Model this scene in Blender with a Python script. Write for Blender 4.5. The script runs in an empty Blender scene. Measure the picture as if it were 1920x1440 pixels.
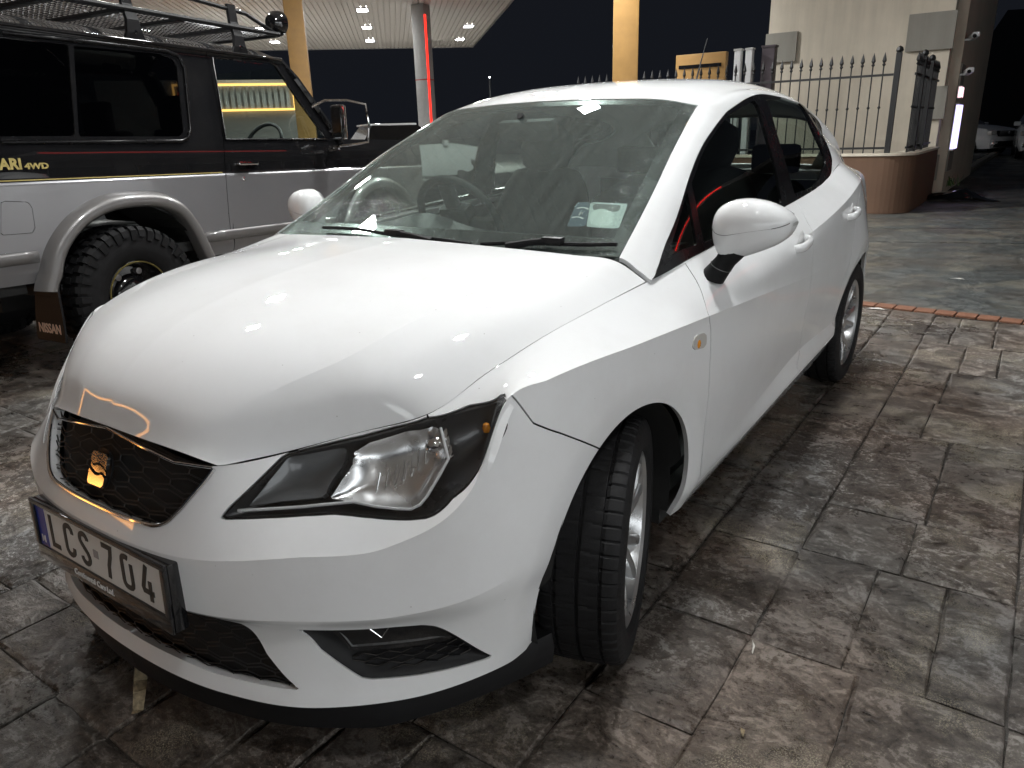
import bpy, bmesh, math, random
import numpy as np
from mathutils import Vector, Matrix, Euler
random.seed(7); rng = np.random.default_rng(7)
scene = bpy.context.scene
COL = scene.collection
R = math.radians

# ---------------------------------------------------------------- camera
def cam_axes(yaw, pitch, roll):
    f = np.array([math.sin(yaw)*math.cos(pitch), math.cos(yaw)*math.cos(pitch), -math.sin(pitch)])
    r = np.array([math.cos(yaw), -math.sin(yaw), 0.0]); u = np.cross(r, f)
    return r*math.cos(roll) + u*math.sin(roll), -r*math.sin(roll) + u*math.cos(roll), f
CAM_POS = (1.48691, -1.44802, 1.24408)
_r, _u, _f = cam_axes(R(-35.12871), R(18.70549), R(-1.80099))
camd = bpy.data.cameras.new('camera'); cam = bpy.data.objects.new('camera', camd); COL.objects.link(cam)
cam.matrix_world = Matrix(((_r[0], _u[0], -_f[0], CAM_POS[0]), (_r[1], _u[1], -_f[1], CAM_POS[1]),
                           (_r[2], _u[2], -_f[2], CAM_POS[2]), (0, 0, 0, 1)))
camd.sensor_fit = 'HORIZONTAL'; camd.sensor_width = 36.0; camd.lens = 36.0*1380.244/1920.0
camd.clip_start = .05; camd.clip_end = 2000
scene.camera = cam

# ---------------------------------------------------------------- night sky, exposure
world = bpy.data.worlds.new('World'); scene.world = world; world.use_nodes = True
wn = world.node_tree; bg = wn.nodes['Background']
sky = wn.nodes.new('ShaderNodeTexSky'); sky.sky_type = 'NISHITA'; sky.sun_disc = False
sky.sun_elevation = R(-5.0); sky.sun_rotation = R(200); sky.altitude = 50
wn.links.new(sky.outputs['Color'], bg.inputs['Color']); bg.inputs['Strength'].default_value = .10
bg2 = wn.nodes.new('ShaderNodeBackground'); bg2.inputs['Color'].default_value = (.0050, .0058, .0080, 1); bg2.inputs['Strength'].default_value = 1.0   # town glow on the night sky
add_ = wn.nodes.new('ShaderNodeAddShader'); wn.links.new(bg.outputs[0], add_.inputs[0]); wn.links.new(bg2.outputs[0], add_.inputs[1]); wn.links.new(add_.outputs[0], wn.nodes['World Output'].inputs['Surface'])
scene.view_settings.view_transform = 'Standard'; scene.view_settings.look = 'None'
scene.view_settings.gamma = 1.0; scene.view_settings.exposure = 0.50
scene.view_settings.use_curve_mapping = False
LAMP_W = 112.0          # one canopy luminaire
cy = scene.cycles
cy.max_bounces = 5; cy.diffuse_bounces = 2; cy.glossy_bounces = 4; cy.transmission_bounces = 3; cy.transparent_max_bounces = 12
cy.caustics_reflective = False; cy.caustics_refractive = False; cy.sample_clamp_indirect = 6.0
cy.use_adaptive_sampling = True; cy.adaptive_threshold = .02
FILL_L = 2.8             # strength of the added side fill, set in unseen shop windows
# ---------------------------------------------------------------- helpers
def tag(o, label=None, cat=None, group=None, kind=None):
    if label: o['label'] = label
    if cat: o['category'] = cat
    if group: o['group'] = group
    if kind: o['kind'] = kind
    return o

def empty(name, loc=(0, 0, 0), rot=(0, 0, 0)):
    o = bpy.data.objects.new(name, None); COL.objects.link(o)
    o.location = loc; o.rotation_euler = rot; o.empty_display_size = .2
    return o

def link(name, me, mat=None, parent=None):
    o = bpy.data.objects.new(name, me); COL.objects.link(o)
    if mat is not None:
        for m in (mat if isinstance(mat, (list, tuple)) else [mat]): me.materials.append(m)
    if parent is not None: o.parent = parent
    return o

def mesh_from(name, V, F, smooth=True):
    me = bpy.data.meshes.new(name)
    me.from_pydata([tuple(map(float, v)) for v in V], [], [tuple(map(int, f)) for f in F])
    if smooth: me.polygons.foreach_set('use_smooth', [True]*len(me.polygons))
    me.update(); return me

def obj(name, V, F, mat, parent=None, smooth=True):
    return link(name, mesh_from(name, V, F, smooth), mat, parent)

def bm_obj(name, bm, mat, parent=None, smooth=False, angle=None):
    me = bpy.data.meshes.new(name); bm.to_mesh(me); bm.free()
    if smooth: me.polygons.foreach_set('use_smooth', [True]*len(me.polygons))
    if smooth and angle: me.set_sharp_from_angle(angle=R(angle))
    return link(name, me, mat, parent)

def copy_tree(o, parent=None):
    c_ = o.copy(); COL.objects.link(c_); c_.parent = parent
    for ch in list(o.children): copy_tree(ch, c_)
    return c_

class MB:
    """collects shapes into one mesh"""
    def __init__(s): s.V = []; s.F = []
    def add(s, V, F):
        n = len(s.V); s.V += [tuple(v) for v in V]; s.F += [tuple(i+n for i in f) for f in F]; return s
    def box(s, lo, hi, M=None, bev=0.0):
        x0, y0, z0 = lo; x1, y1, z1 = hi
        if bev <= 0:
            V = [(x0,y0,z0),(x1,y0,z0),(x1,y1,z0),(x0,y1,z0),(x0,y0,z1),(x1,y0,z1),(x1,y1,z1),(x0,y1,z1)]
            F = [(0,3,2,1),(4,5,6,7),(0,1,5,4),(1,2,6,5),(2,3,7,6),(3,0,4,7)]
        else:
            bm = bmesh.new(); bmesh.ops.create_cube(bm, size=1)
            for v in bm.verts: v.co = Vector(((x0+x1)/2+v.co.x*(x1-x0), (y0+y1)/2+v.co.y*(y1-y0), (z0+z1)/2+v.co.z*(z1-z0)))
            bmesh.ops.bevel(bm, geom=list(bm.edges), offset=bev, segments=2, profile=.6, affect='EDGES')
            bm.verts.index_update(); V = [tuple(v.co) for v in bm.verts]; F = [tuple(v.index for v in f.verts) for f in bm.faces]; bm.free()
        if M is not None: V = [tuple(M @ Vector(v)) for v in V]
        return s.add(V, F)
    def tube(s, pts, r, n=10, closed=False, cap=True):
        pts = [Vector(p) for p in pts]; m = len(pts); V = []; F = []
        rr = r if isinstance(r, (list, tuple)) else [r]*m
        up = None
        for i, p in enumerate(pts):
            a = pts[(i-1) % m] if (i > 0 or closed) else p; b = pts[(i+1) % m] if (i < m-1 or closed) else p
            t = (b-a).normalized()
            if up is None: up = Vector((0, 0, 1)) if abs(t.z) < .9 else Vector((1, 0, 0))
            u = t.cross(up).normalized(); w = u.cross(t).normalized(); up = w
            for k in range(n):
                an = 2*math.pi*k/n; V.append(p + (u*math.cos(an) + w*math.sin(an))*rr[i])
        for i in range(m if closed else m-1):
            for k in range(n):
                a = i*n+k; b = i*n+(k+1) % n; c2 = ((i+1) % m)*n+(k+1) % n; d = ((i+1) % m)*n+k
                F.append((a, d, c2, b))
        if cap and not closed:
            F.append(tuple(range(n))); F.append(tuple(reversed(range((m-1)*n, m*n))))
        return s.add(V, F)
    def lathe(s, prof, n=48, axis='x', M=None, rmod=None, closed=False):
        """prof: (axial, radius); revolve about axis"""
        V = []; F = []; m = len(prof)
        for i in range(n):
            an = 2*math.pi*i/n; ca, sa = math.cos(an), math.sin(an)
            for j, (a, r) in enumerate(prof):
                if rmod: r = r + rmod(i, j)
                V.append({'x': (a, r*ca, r*sa), 'y': (r*ca, a, r*sa), 'z': (r*ca, r*sa, a)}[axis])
        for i in range(n):
            for j in range(m if closed else m-1):
                a = i*m+j; b = i*m+(j+1) % m; c2 = ((i+1) % n)*m+(j+1) % m; d = ((i+1) % n)*m+j
                F.append((a, b, c2, d))
        if M is not None: V = [tuple(M @ Vector(v)) for v in V]
        return s.add(V, F)
    def loft(s, rings, closed=True, cap=True):
        V = []; F = []; n = len(rings[0])
        for r_ in rings: V += [tuple(p) for p in r_]
        for i in range(len(rings)-1):
            for k in range(n if closed else n-1):
                F.append((i*n+k, i*n+(k+1) % n, (i+1)*n+(k+1) % n, (i+1)*n+k))
        if cap and closed:
            F.append(tuple(reversed(range(n)))); F.append(tuple(range((len(rings)-1)*n, len(rings)*n)))
        return s.add(V, F)
    def prism(s, poly, d, M=None):
        """poly: 2-D outline in xy, extruded along z by d"""
        n = len(poly); V = [(x, y, 0) for x, y in poly] + [(x, y, d) for x, y in poly]
        F = [tuple(reversed(range(n))), tuple(range(n, 2*n))] + [(k, (k+1) % n, n+(k+1) % n, n+k) for k in range(n)]
        if M is not None: V = [tuple(M @ Vector(v)) for v in V]
        return s.add(V, F)
    def build(s, name, mat, parent=None, smooth=False, angle=35):
        me = mesh_from(name, s.V, s.F, smooth)
        if smooth and angle: me.set_sharp_from_angle(angle=R(angle))
        return link(name, me, mat, parent)

def frame_matrix(o, ex, ey, ez):
    return Matrix(((ex[0], ey[0], ez[0], o[0]), (ex[1], ey[1], ez[1], o[1]), (ex[2], ey[2], ez[2], o[2]), (0, 0, 0, 1)))

def text_mesh(txt, size, depth, bold=0.0, spacing=1.0):
    """mesh data of a line of lettering in the xy plane, centred"""
    cu = bpy.data.curves.new('lettering', 'FONT'); cu.body = txt; cu.size = size; cu.extrude = depth; cu.offset = bold
    cu.align_x = 'CENTER'; cu.align_y = 'CENTER'; cu.space_character = spacing; cu.resolution_u = 3
    o = bpy.data.objects.new('lettering', cu); COL.objects.link(o)
    dg = bpy.context.evaluated_depsgraph_get(); me = bpy.data.meshes.new_from_object(o.evaluated_get(dg))
    bpy.data.objects.remove(o); bpy.data.curves.remove(cu)
    return me

# ---------------------------------------------------------------- trimmed surface patches
def in_poly(px, py, poly):
    ins = np.zeros(px.shape, bool); n = len(poly); j = n-1
    for i in range(n):
        xi, yi = poly[i]; xj, yj = poly[j]
        if yi != yj:
            ins ^= ((yi > py) != (yj > py)) & (px < (xj-xi)*(py-yi)/(yj-yi)+xi)
        j = i
    return ins

def on_net(net, st, off=0.0, up=None):
    """point on a body surface, moved off it along the outward normal"""
    s_, t_ = st; e = 1e-3
    g = lambda a, b: net.grid(np.array([a]), np.array([b]))[0, 0]
    p = g(s_, t_); n = np.cross(g(s_+e, t_)-g(s_-e, t_), g(s_, t_+e)-g(s_, t_-e)); n = n/(np.linalg.norm(n)+1e-12)
    if up is not None and np.dot(n, up) < 0: n = -n
    return p+n*off, n
SD_CACHE = {}
class Patch:
    """a triangle soup cut from one body surface; S holds the surface parameters of every vertex"""
    def __init__(s, net=None, h=.009):
        if net is None: return
        s.net = net; us, vs, G = net.sample(h, h); nv, nu, _ = G.shape
        s.V = G.reshape(-1, 3); uu, vv = np.meshgrid(us, vs); s.S = np.stack([uu.ravel(), vv.ravel()], 1)
        gu = np.gradient(G, axis=1); gv = np.gradient(G, axis=0); N = np.cross(gu, gv); N /= np.linalg.norm(N, axis=2, keepdims=True)+1e-12
        s.N = N.reshape(-1, 3)
        i, j = np.meshgrid(np.arange(nv-1), np.arange(nu-1), indexing='ij'); a = (i*nu+j).ravel()
        q = np.stack([a, a+1, a+nu+1, a+nu], 1)
        s.F = np.concatenate([q[:, [0, 1, 2]], q[:, [0, 2, 3]]])
    def flip(s): s.N = -s.N; s.F = s.F[:, ::-1]; return s
    def sdist(s, name_or_poly, reach=.07):
        """signed 3-D distance to an outline: positive inside"""
        poly = TRIM[name_or_poly][1] if isinstance(name_or_poly, str) else name_or_poly
        net = s.net; pts = []
        n = len(poly); key = str(name_or_poly)
        if key in SD_CACHE: pts = list(SD_CACHE[key])
        for k in range(0 if key in SD_CACHE else n):
            a = np.array(poly[k]); b = np.array(poly[(k+1) % n])
            m = max(2, int(np.linalg.norm(b-a)/.006))
            for t in np.linspace(0, 1, m, endpoint=False):
                p = a*(1-t)+b*t
                if -1e-6 <= p[0] <= net.uk[-1]+1e-6 and -1e-6 <= p[1] <= net.vk[-1]+1e-6:
                    pts.append(net.grid(np.array([p[0]]), np.array([p[1]]))[0, 0])
        if key not in SD_CACHE: pts.append(pts[0])
        pts = np.array(pts)
        SD_CACHE[key] = pts
        ins = in_poly(s.S[:, 0], s.S[:, 1], poly)
        d = np.full(len(s.V), reach)
        lo = pts.min(0)-reach; hi = pts.max(0)+reach
        near = np.where(((s.V > lo) & (s.V < hi)).all(1))[0]
        A_ = pts[:-1]; B_ = pts[1:]; ok = ((B_-A_)**2).sum(1) < .03**2; A_ = A_[ok]; D_ = B_[ok]-A_; L_ = (D_**2).sum(1)+1e-12
        for ch in np.array_split(near, max(1, len(near)//3000)):
            if len(ch):
                Q = s.V[ch][:, None]-A_[None]; t = np.clip((Q*D_[None]).sum(2)/L_[None], 0, 1)
                d[ch] = np.minimum(reach, np.sqrt(((Q-t[:, :, None]*D_[None])**2).sum(2).min(1)))
        return np.where(ins, d, -d)
    def clip(s, d):
        """new patch where d >= 0"""
        o = Patch(); o.net = s.net
        k = d[s.F] >= 0; cnt = k.sum(1)
        F = [tuple(f) for f in s.F[cnt == 3]]
        V = []; S = []; N = []; base = len(s.V); cache = {}
        def cut(a, b):
            key = (a, b) if a < b else (b, a)
            if key not in cache:
                a2, b2 = key; t = d[a2]/(d[a2]-d[b2])
                cache[key] = base+len(V); V.append(s.V[a2]*(1-t)+s.V[b2]*t); S.append(s.S[a2]*(1-t)+s.S[b2]*t); N.append(s.N[a2]*(1-t)+s.N[b2]*t)
            return cache[key]
        for f in s.F[(cnt > 0) & (cnt < 3)]:
            out = []
            for q in range(3):
                a, b = int(f[q]), int(f[(q+1) % 3])
                if d[a] >= 0: out.append(a)
                if (d[a] >= 0) != (d[b] >= 0): out.append(cut(a, b))
            for q in range(1, len(out)-1): F.append((out[0], out[q], out[q+1]))
        AV = np.concatenate([s.V, np.array(V).reshape(-1, 3)]); AS = np.concatenate([s.S, np.array(S).reshape(-1, 2)]); AN = np.concatenate([s.N, np.array(N).reshape(-1, 3)])
        F = np.array(F, int).reshape(-1, 3)
        used = np.unique(F); mp = np.full(len(AV), -1); mp[used] = np.arange(len(used))
        o.V = AV[used]; o.S = AS[used]; o.N = AN[used]; o.F = mp[F]
        return o
    def keep(s, name, gap=.0018): return s.clip(s.sdist(name)-gap)
    def drop(s, name, gap=.0018): return s.clip(-s.sdist(name)-gap)
    def boundary(s):
        e = np.concatenate([s.F[:, [0, 1]], s.F[:, [1, 2]], s.F[:, [2, 0]]])
        key = np.sort(e, 1); _, idx, cnt = np.unique(key, axis=0, return_index=True, return_counts=True)
        be = e[idx[cnt == 1]]
        m = (np.abs(s.V[be[:, 0], 0]) < 2e-4) & (np.abs(s.V[be[:, 1], 0]) < 2e-4)
        return be[~m]
    def lip(s, depth=.014, sel=None, dirv=None):
        """walls turned in along the free edges: returns V, F"""
        be = s.boundary()
        if sel is not None: be = be[sel(s.V[be].mean(1))]
        V = []; F = []
        for a, b in be:
            n = len(V); da = -s.N[a]*depth if dirv is None else np.array(dirv)*depth; db = -s.N[b]*depth if dirv is None else np.array(dirv)*depth
            V += [s.V[a], s.V[b], s.V[b]+db, s.V[a]+da]; F.append((n, n+3, n+2, n+1))
        return V, F
    def mesh(s, lip=.014, mirror=False, both=False, thick=None):
        """vertices and faces, optionally with lips, mirrored or joined with its mirror image"""
        V = [tuple(v) for v in s.V]; F = [tuple(f) for f in s.F]; SS = [tuple(q) for q in s.S]
        if lip:
            LV, LF = s.lip(lip); n = len(V); V += [tuple(v) for v in LV]; F += [tuple(i+n for i in f) for f in LF]; SS += [(-9, -9)]*len(LV)
        if both:
            n = len(V); idx = {}; MV = []
            for i, v in enumerate(V):
                if abs(v[0]) < 2e-4 and i < len(s.V): idx[i] = i
                else: idx[i] = n+len(MV); MV.append((-v[0], v[1], v[2])); SS.append(SS[i])
            F += [tuple(idx[i] for i in reversed(f)) for f in F[:]]; V += MV
        elif mirror:
            V = [(-v[0], v[1], v[2]) for v in V]; F = [tuple(reversed(f)) for f in F]
        s.lastS = np.array(SS); return V, F

def sharpen(o, P, lim=.45):
    """mark the pressed character lines of a panel as hard edges"""
    me = o.data; net = P.net; n = len(me.edges); ev = np.empty(n*2, np.int32); me.edges.foreach_get('vertices', ev); ev = ev.reshape(-1, 2); S_ = P.lastS
    a = S_[ev[:, 0]]; b = S_[ev[:, 1]]; sharp = np.zeros(n, bool)
    for r in range(1, len(net.vk)-1):
        on = (np.abs(a[:, 1]-net.vk[r]) < 1e-5) & (np.abs(b[:, 1]-net.vk[r]) < 1e-5)
        sharp |= on & (np.interp((a[:, 0]+b[:, 0])/2, net.uk, net.cr[r]) > lim)
    at = me.attributes.get('sharp_edge') or me.attributes.new('sharp_edge', 'BOOLEAN', 'EDGE')
    at.data.foreach_set('value', sharp)
    return o

# ---------------------------------------------------------------- materials
def mat(name):
    m = bpy.data.materials.new(name); m.use_nodes = True
    nt = m.node_tree; b = nt.nodes['Principled BSDF']
    return m, nt, b
def setp(b, **k):
    names = dict(col='Base Color', rough='Roughness', metal='Metallic', spec='Specular IOR Level', coat='Coat Weight', coatr='Coat Roughness', ecol='Emission Color', emis='Emission Strength', trans='Transmission Weight', ior='IOR', alpha='Alpha', aniso='Anisotropic', sheen='Sheen Weight')
    for a, v in k.items():
        if a in ('col', 'ecol') and len(v) == 3: v = (*v, 1)
        b.inputs[names[a]].default_value = v
def nd(nt, t, **k):
    n = nt.nodes.new('ShaderNode'+t)
    for a, v in k.items():
        if a in n.inputs.keys(): n.inputs[a].default_value = v
        else: setattr(n, a, v)
    return n
def ln(nt, a, b): nt.links.new(a, b)
def coords(nt, kind='Object', scale=(1, 1, 1), rot=(0, 0, 0), loc=(0, 0, 0)):
    tc = nd(nt, 'TexCoord'); mp = nd(nt, 'Mapping'); mp.inputs['Scale'].default_value = scale; mp.inputs['Rotation'].default_value = rot; mp.inputs['Location'].default_value = loc
    ln(nt, tc.outputs[kind], mp.inputs['Vector']); return mp.outputs['Vector']
def geo_pos(nt, scale=(1, 1, 1)):
    g = nd(nt, 'NewGeometry'); mp = nd(nt, 'Mapping'); mp.inputs['Scale'].default_value = scale
    ln(nt, g.outputs['Position'], mp.inputs['Vector']); return mp.outputs['Vector']
def ramp(nt, fac, stops):
    r_ = nd(nt, 'ValToRGB'); cr = r_.color_ramp
    while len(cr.elements) < len(stops): cr.elements.new(.5)
    for e, (p, c_) in zip(cr.elements, stops): e.position = p; e.color = (c_, c_, c_, 1) if not hasattr(c_, '__len__') else (*c_, 1)
    ln(nt, fac, r_.inputs['Fac']); return r_.outputs['Color']
def noise(nt, vec, scale, detail=6, rough=.6, dist=0):
    n = nd(nt, 'TexNoise'); n.inputs['Scale'].default_value = scale; n.inputs['Detail'].default_value = detail; n.inputs['Roughness'].default_value = rough; n.inputs['Distortion'].default_value = dist
    ln(nt, vec, n.inputs['Vector']); return n
def mixc(nt, fac, a, b, mode='MIX'):
    m = nd(nt, 'Mix', data_type='RGBA', blend_type=mode)
    for i, v in ((0, fac), (6, a), (7, b)):
        if hasattr(v, 'is_output'): ln(nt, v, m.inputs[i])
        else: m.inputs[i].default_value = v if not isinstance(v, tuple) else ((*v, 1) if len(v) == 3 else v)
    return m.outputs[2]
def mathn(nt, op, a, b=None):
    m = nd(nt, 'Math', operation=op)
    for i, v in ((0, a), (1, b)):
        if v is None: continue
        if hasattr(v, 'is_output'): ln(nt, v, m.inputs[i])
        else: m.inputs[i].default_value = v
    return m.outputs[0]
def bump(nt, b, height, strength=.3, dist=.01, chain=None):
    n = nd(nt, 'Bump'); n.inputs['Strength'].default_value = strength; n.inputs['Distance'].default_value = dist
    ln(nt, height, n.inputs['Height'])
    if chain is not None: ln(nt, chain, n.inputs['Normal'])
    if b is not None: ln(nt, n.outputs['Normal'], b.inputs['Normal'])
    return n.outputs['Normal']

def plain(name, col, rough=.5, metal=0.0, spec=.5, coat=0.0, grain=0.0, gscale=60, var=0.0):
    m, nt, b = mat(name); setp(b, col=col, rough=rough, metal=metal, spec=spec, coat=coat, coatr=.05)
    v = coords(nt)
    n = noise(nt, v, gscale if grain else 8, 4, .6)
    if var:
        c_ = mixc(nt, ramp(nt, n.outputs['Fac'], [(.35, 0), (.7, 1)]), tuple(x*(1-var) for x in col), tuple(min(1, x*(1+var)) for x in col)); ln(nt, c_, b.inputs['Base Color'])
    rr = ramp(nt, n.outputs['Fac'], [(.3, max(.02, rough-.06)), (.75, min(1, rough+.08))]); ln(nt, rr, b.inputs['Roughness'])
    if grain: bump(nt, b, n.outputs['Fac'], grain, .002)
    return m
def emit(name, col, strength):
    m, nt, b = mat(name); setp(b, col=(0, 0, 0), ecol=col, emis=strength); m.cycles.emission_sampling = 'NONE'; return m

M = {}
def paint(name, col, rough=.38, flake=0.0, dirt=.06, coat=1.0):
    m, nt, b = mat(name); setp(b, col=col, rough=rough if flake else .75, coat=coat, coatr=.02, spec=.4 if flake else .05)
    v = coords(nt); n = noise(nt, v, 5, 8, .7); n2 = noise(nt, v, 180, 3, .6)
    dmask = ramp(nt, n.outputs['Fac'], [(.45, 0), (.8, dirt)])
    c_ = mixc(nt, dmask, col, (.32, .29, .25))
    vo = nd(nt, 'TexVoronoi', feature='F1'); vo.inputs['Scale'].default_value = 42; ln(nt, v, vo.inputs['Vector'])
    sel = nd(nt, 'SeparateColor'); ln(nt, vo.outputs['Color'], sel.inputs[0])
    spot = mathn(nt, 'MULTIPLY', ramp(nt, vo.outputs['Distance'], [(.035, 1), (.075, 0)]), ramp(nt, sel.outputs[0], [(.86, 0), (.90, .55)]))
    c_ = mixc(nt, spot, c_, (.22, .20, .17)); ln(nt, c_, b.inputs['Base Color'])
    cr_ = ramp(nt, n.outputs['Fac'], [(.35, .008), (.75, .035)]); ln(nt, cr_, b.inputs['Coat Roughness'])
    if flake:
        setp(b, metal=flake); bump(nt, b, n2.outputs['Fac'], .08, .001)
    return m
M['white'] = paint('white_paint', (.80, .81, .82), dirt=.10)
M['black_plastic'] = plain('black_plastic', (.010, .010, .011), .48, spec=.22, grain=.15, gscale=500)
M['gloss_black'] = plain('gloss_black', (.008, .008, .009), .10, coat=.6)
M['rubber'] = plain('rubber', (.011, .011, .012), .62, spec=.25, grain=.25, gscale=220, var=.35)
M['grey_cup'] = paint('white_paint_recess', (.78, .78, .78))
M['seal'] = plain('window_seal', (.007, .007, .008), .25, spec=.3)
M['chrome'] = plain('chrome', (.82, .82, .83), .07, metal=1)
M['satin'] = plain('satin_chrome', (.55, .55, .56), .22, metal=1)
M['alloy'] = plain('alloy', (.56, .57, .58), .30, metal=.85, coat=.4, var=.12)
M['steel'] = plain('steel', (.32, .32, .33), .38, metal=1, var=.3)
M['dark_void'] = plain('dark_lining', (.010, .010, .010), .85)
M['grey_seal'] = plain('grey_trim', (.10, .10, .10), .45)
M['fabric'] = plain('seat_fabric', (.022, .022, .024), .9, grain=.5, gscale=700, var=.3)
M['dash'] = plain('dashboard_plastic', (.022, .023, .024), .55, grain=.4, gscale=600)
M['trim_light'] = plain('grey_interior_trim', (.30, .30, .28), .7, grain=.2, gscale=300)
M['strip_grey'] = plain('lamp_strip', (.55, .55, .55), .3)
M['orange_lens'] = plain('orange_lens', (.75, .28, .02), .15, coat=.5)
M['clear_lens'] = plain('clear_lens', (.6, .58, .55), .12, coat=.8)
M['reflector'] = plain('reflector', (.80, .80, .80), .26, metal=1)

def glass(name, tint=(.9, .95, .92), refl=1.0, rough=0.0, drops=0.0, ior=1.5, film=0.0):
    """thin pane: tinted see-through plus a Fresnel reflection"""
    m = bpy.data.materials.new(name); m.use_nodes = True; nt = m.node_tree; nt.nodes.clear()
    out = nd(nt, 'OutputMaterial'); tr = nd(nt, 'BsdfTransparent'); gl = nd(nt, 'BsdfGlossy'); mx = nd(nt, 'MixShader'); fr = nd(nt, 'Fresnel')
    tr.inputs['Color'].default_value = (*tint, 1); gl.inputs['Roughness'].default_value = rough; gl.inputs['Color'].default_value = (1, 1, 1, 1)
    fr = nd(nt, 'LayerWeight'); fr.inputs['Blend'].default_value = .5          # Schlick, the same from both sides of the pane
    f = mathn(nt, 'MULTIPLY', mathn(nt, 'ADD', mathn(nt, 'MULTIPLY', mathn(nt, 'POWER', fr.outputs['Facing'], 5.0), .93), .07), refl)
    ln(nt, f, mx.inputs[0]); ln(nt, tr.outputs[0], mx.inputs[1]); ln(nt, gl.outputs[0], mx.inputs[2])
    last = mx.outputs[0]
    if drops or film:
        v = coords(nt)
        if drops:      # rain beads: small lenses that scatter the lamps
            vo = nd(nt, 'TexVoronoi', feature='F1'); vo.inputs['Scale'].default_value = 170; vo.inputs['Randomness'].default_value = 1; ln(nt, v, vo.inputs['Vector'])
            big = noise(nt, v, 5.0, 4, .6)
            sep = nd(nt, 'SeparateXYZ'); ln(nt, v, sep.inputs[0])
            # beads sit thickest low on the driver's side and along the pillar
            lowm = nd(nt, 'MapRange'); lowm.inputs[1].default_value = 1.12; lowm.inputs[2].default_value = .98; ln(nt, sep.outputs['Z'], lowm.inputs[0])
            edge = nd(nt, 'MapRange'); edge.inputs[1].default_value = .47; edge.inputs[2].default_value = .60; ln(nt, sep.outputs['X'], edge.inputs[0])
            rgt = nd(nt, 'MapRange'); rgt.inputs[1].default_value = .05; rgt.inputs[2].default_value = -.25; ln(nt, sep.outputs['X'], rgt.inputs[0])
            zone = mathn(nt, 'MAXIMUM', mathn(nt, 'MULTIPLY', lowm.outputs[0], rgt.outputs[0]), edge.outputs[0])
            h = ramp(nt, vo.outputs['Distance'], [(.15, 1), (.45, 0)])
            mk = ramp(nt, mathn(nt, 'ADD', mathn(nt, 'MULTIPLY', big.outputs['Fac'], .5), mathn(nt, 'MULTIPLY', zone, .5)), [(.50, 0), (.66, 1)])
            hh = mathn(nt, 'MULTIPLY', h, mk)
            bn = nd(nt, 'Bump'); bn.inputs['Strength'].default_value = drops; bn.inputs['Distance'].default_value = .004; ln(nt, hh, bn.inputs['Height'])
            ln(nt, bn.outputs['Normal'], gl.inputs['Normal'])
        if film:       # thin film of dust and dried rain, streaked down the pane
            st = noise(nt, coords(nt, scale=(22, 1.0, 1.6), rot=(0, 0, .18)), 3.2, 5, .65); fm = ramp(nt, st.outputs['Fac'], [(.36, film*.55), (.70, film)])
            df = nd(nt, 'BsdfDiffuse'); df.inputs['Color'].default_value = (.42, .50, .48, 1); m2 = nd(nt, 'MixShader')
            fac = mathn(nt, 'ADD', fm, mathn(nt, 'MULTIPLY', hh, .22)) if drops else fm
            ln(nt, fac, m2.inputs[0]); ln(nt, last, m2.inputs[1]); ln(nt, df.outputs[0], m2.inputs[2]); last = m2.outputs[0]
    ln(nt, last, out.inputs['Surface'])
    return m
M['windscreen'] = glass('windscreen_glass', (.66, .75, .71), 1.0, .0, drops=.8, film=.15)
M['side_glass'] = glass('side_glass', (.72, .79, .75), 1.0)
M['dark_glass'] = glass('privacy_glass', (.055, .055, .055), 1.0)
M['lamp_glass'] = glass('lamp_glass', (.93, .94, .95), .8)
# ---------------------------------------------------------------- car body surfaces (numpy)
def hermite_tangents(P, k):
    """non-uniform central tangents along axis 0"""
    n = len(k); T = np.zeros_like(P)
    d = (P[1:] - P[:-1]) / (k[1:] - k[:-1])[(slice(None),) + (None,) * (P.ndim - 1)]
    T[0] = d[0]; T[-1] = d[-1]
    for i in range(1, n - 1):
        a = k[i] - k[i - 1]; b = k[i + 1] - k[i]
        T[i] = (d[i - 1] * b + d[i] * a) / (a + b)
    return T, d

def hermite_eval(P, TL, TR, k, x):
    """TL[i]: tangent at knot i used by the segment on its left, TR[i] by the one on its right"""
    i = np.clip(np.searchsorted(k, x, side='right') - 1, 0, len(k) - 2)
    h = k[i + 1] - k[i]; t = (x - k[i]) / h
    sh = (slice(None),) + (None,) * (P.ndim - 1)
    t = t[sh]; h = h[sh]
    return ((2*t**3 - 3*t**2 + 1) * P[i] + (t**3 - 2*t**2 + t) * h * TR[i]
            + (-2*t**3 + 3*t**2) * P[i + 1] + (t**3 - t**2) * h * TL[i + 1])

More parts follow.
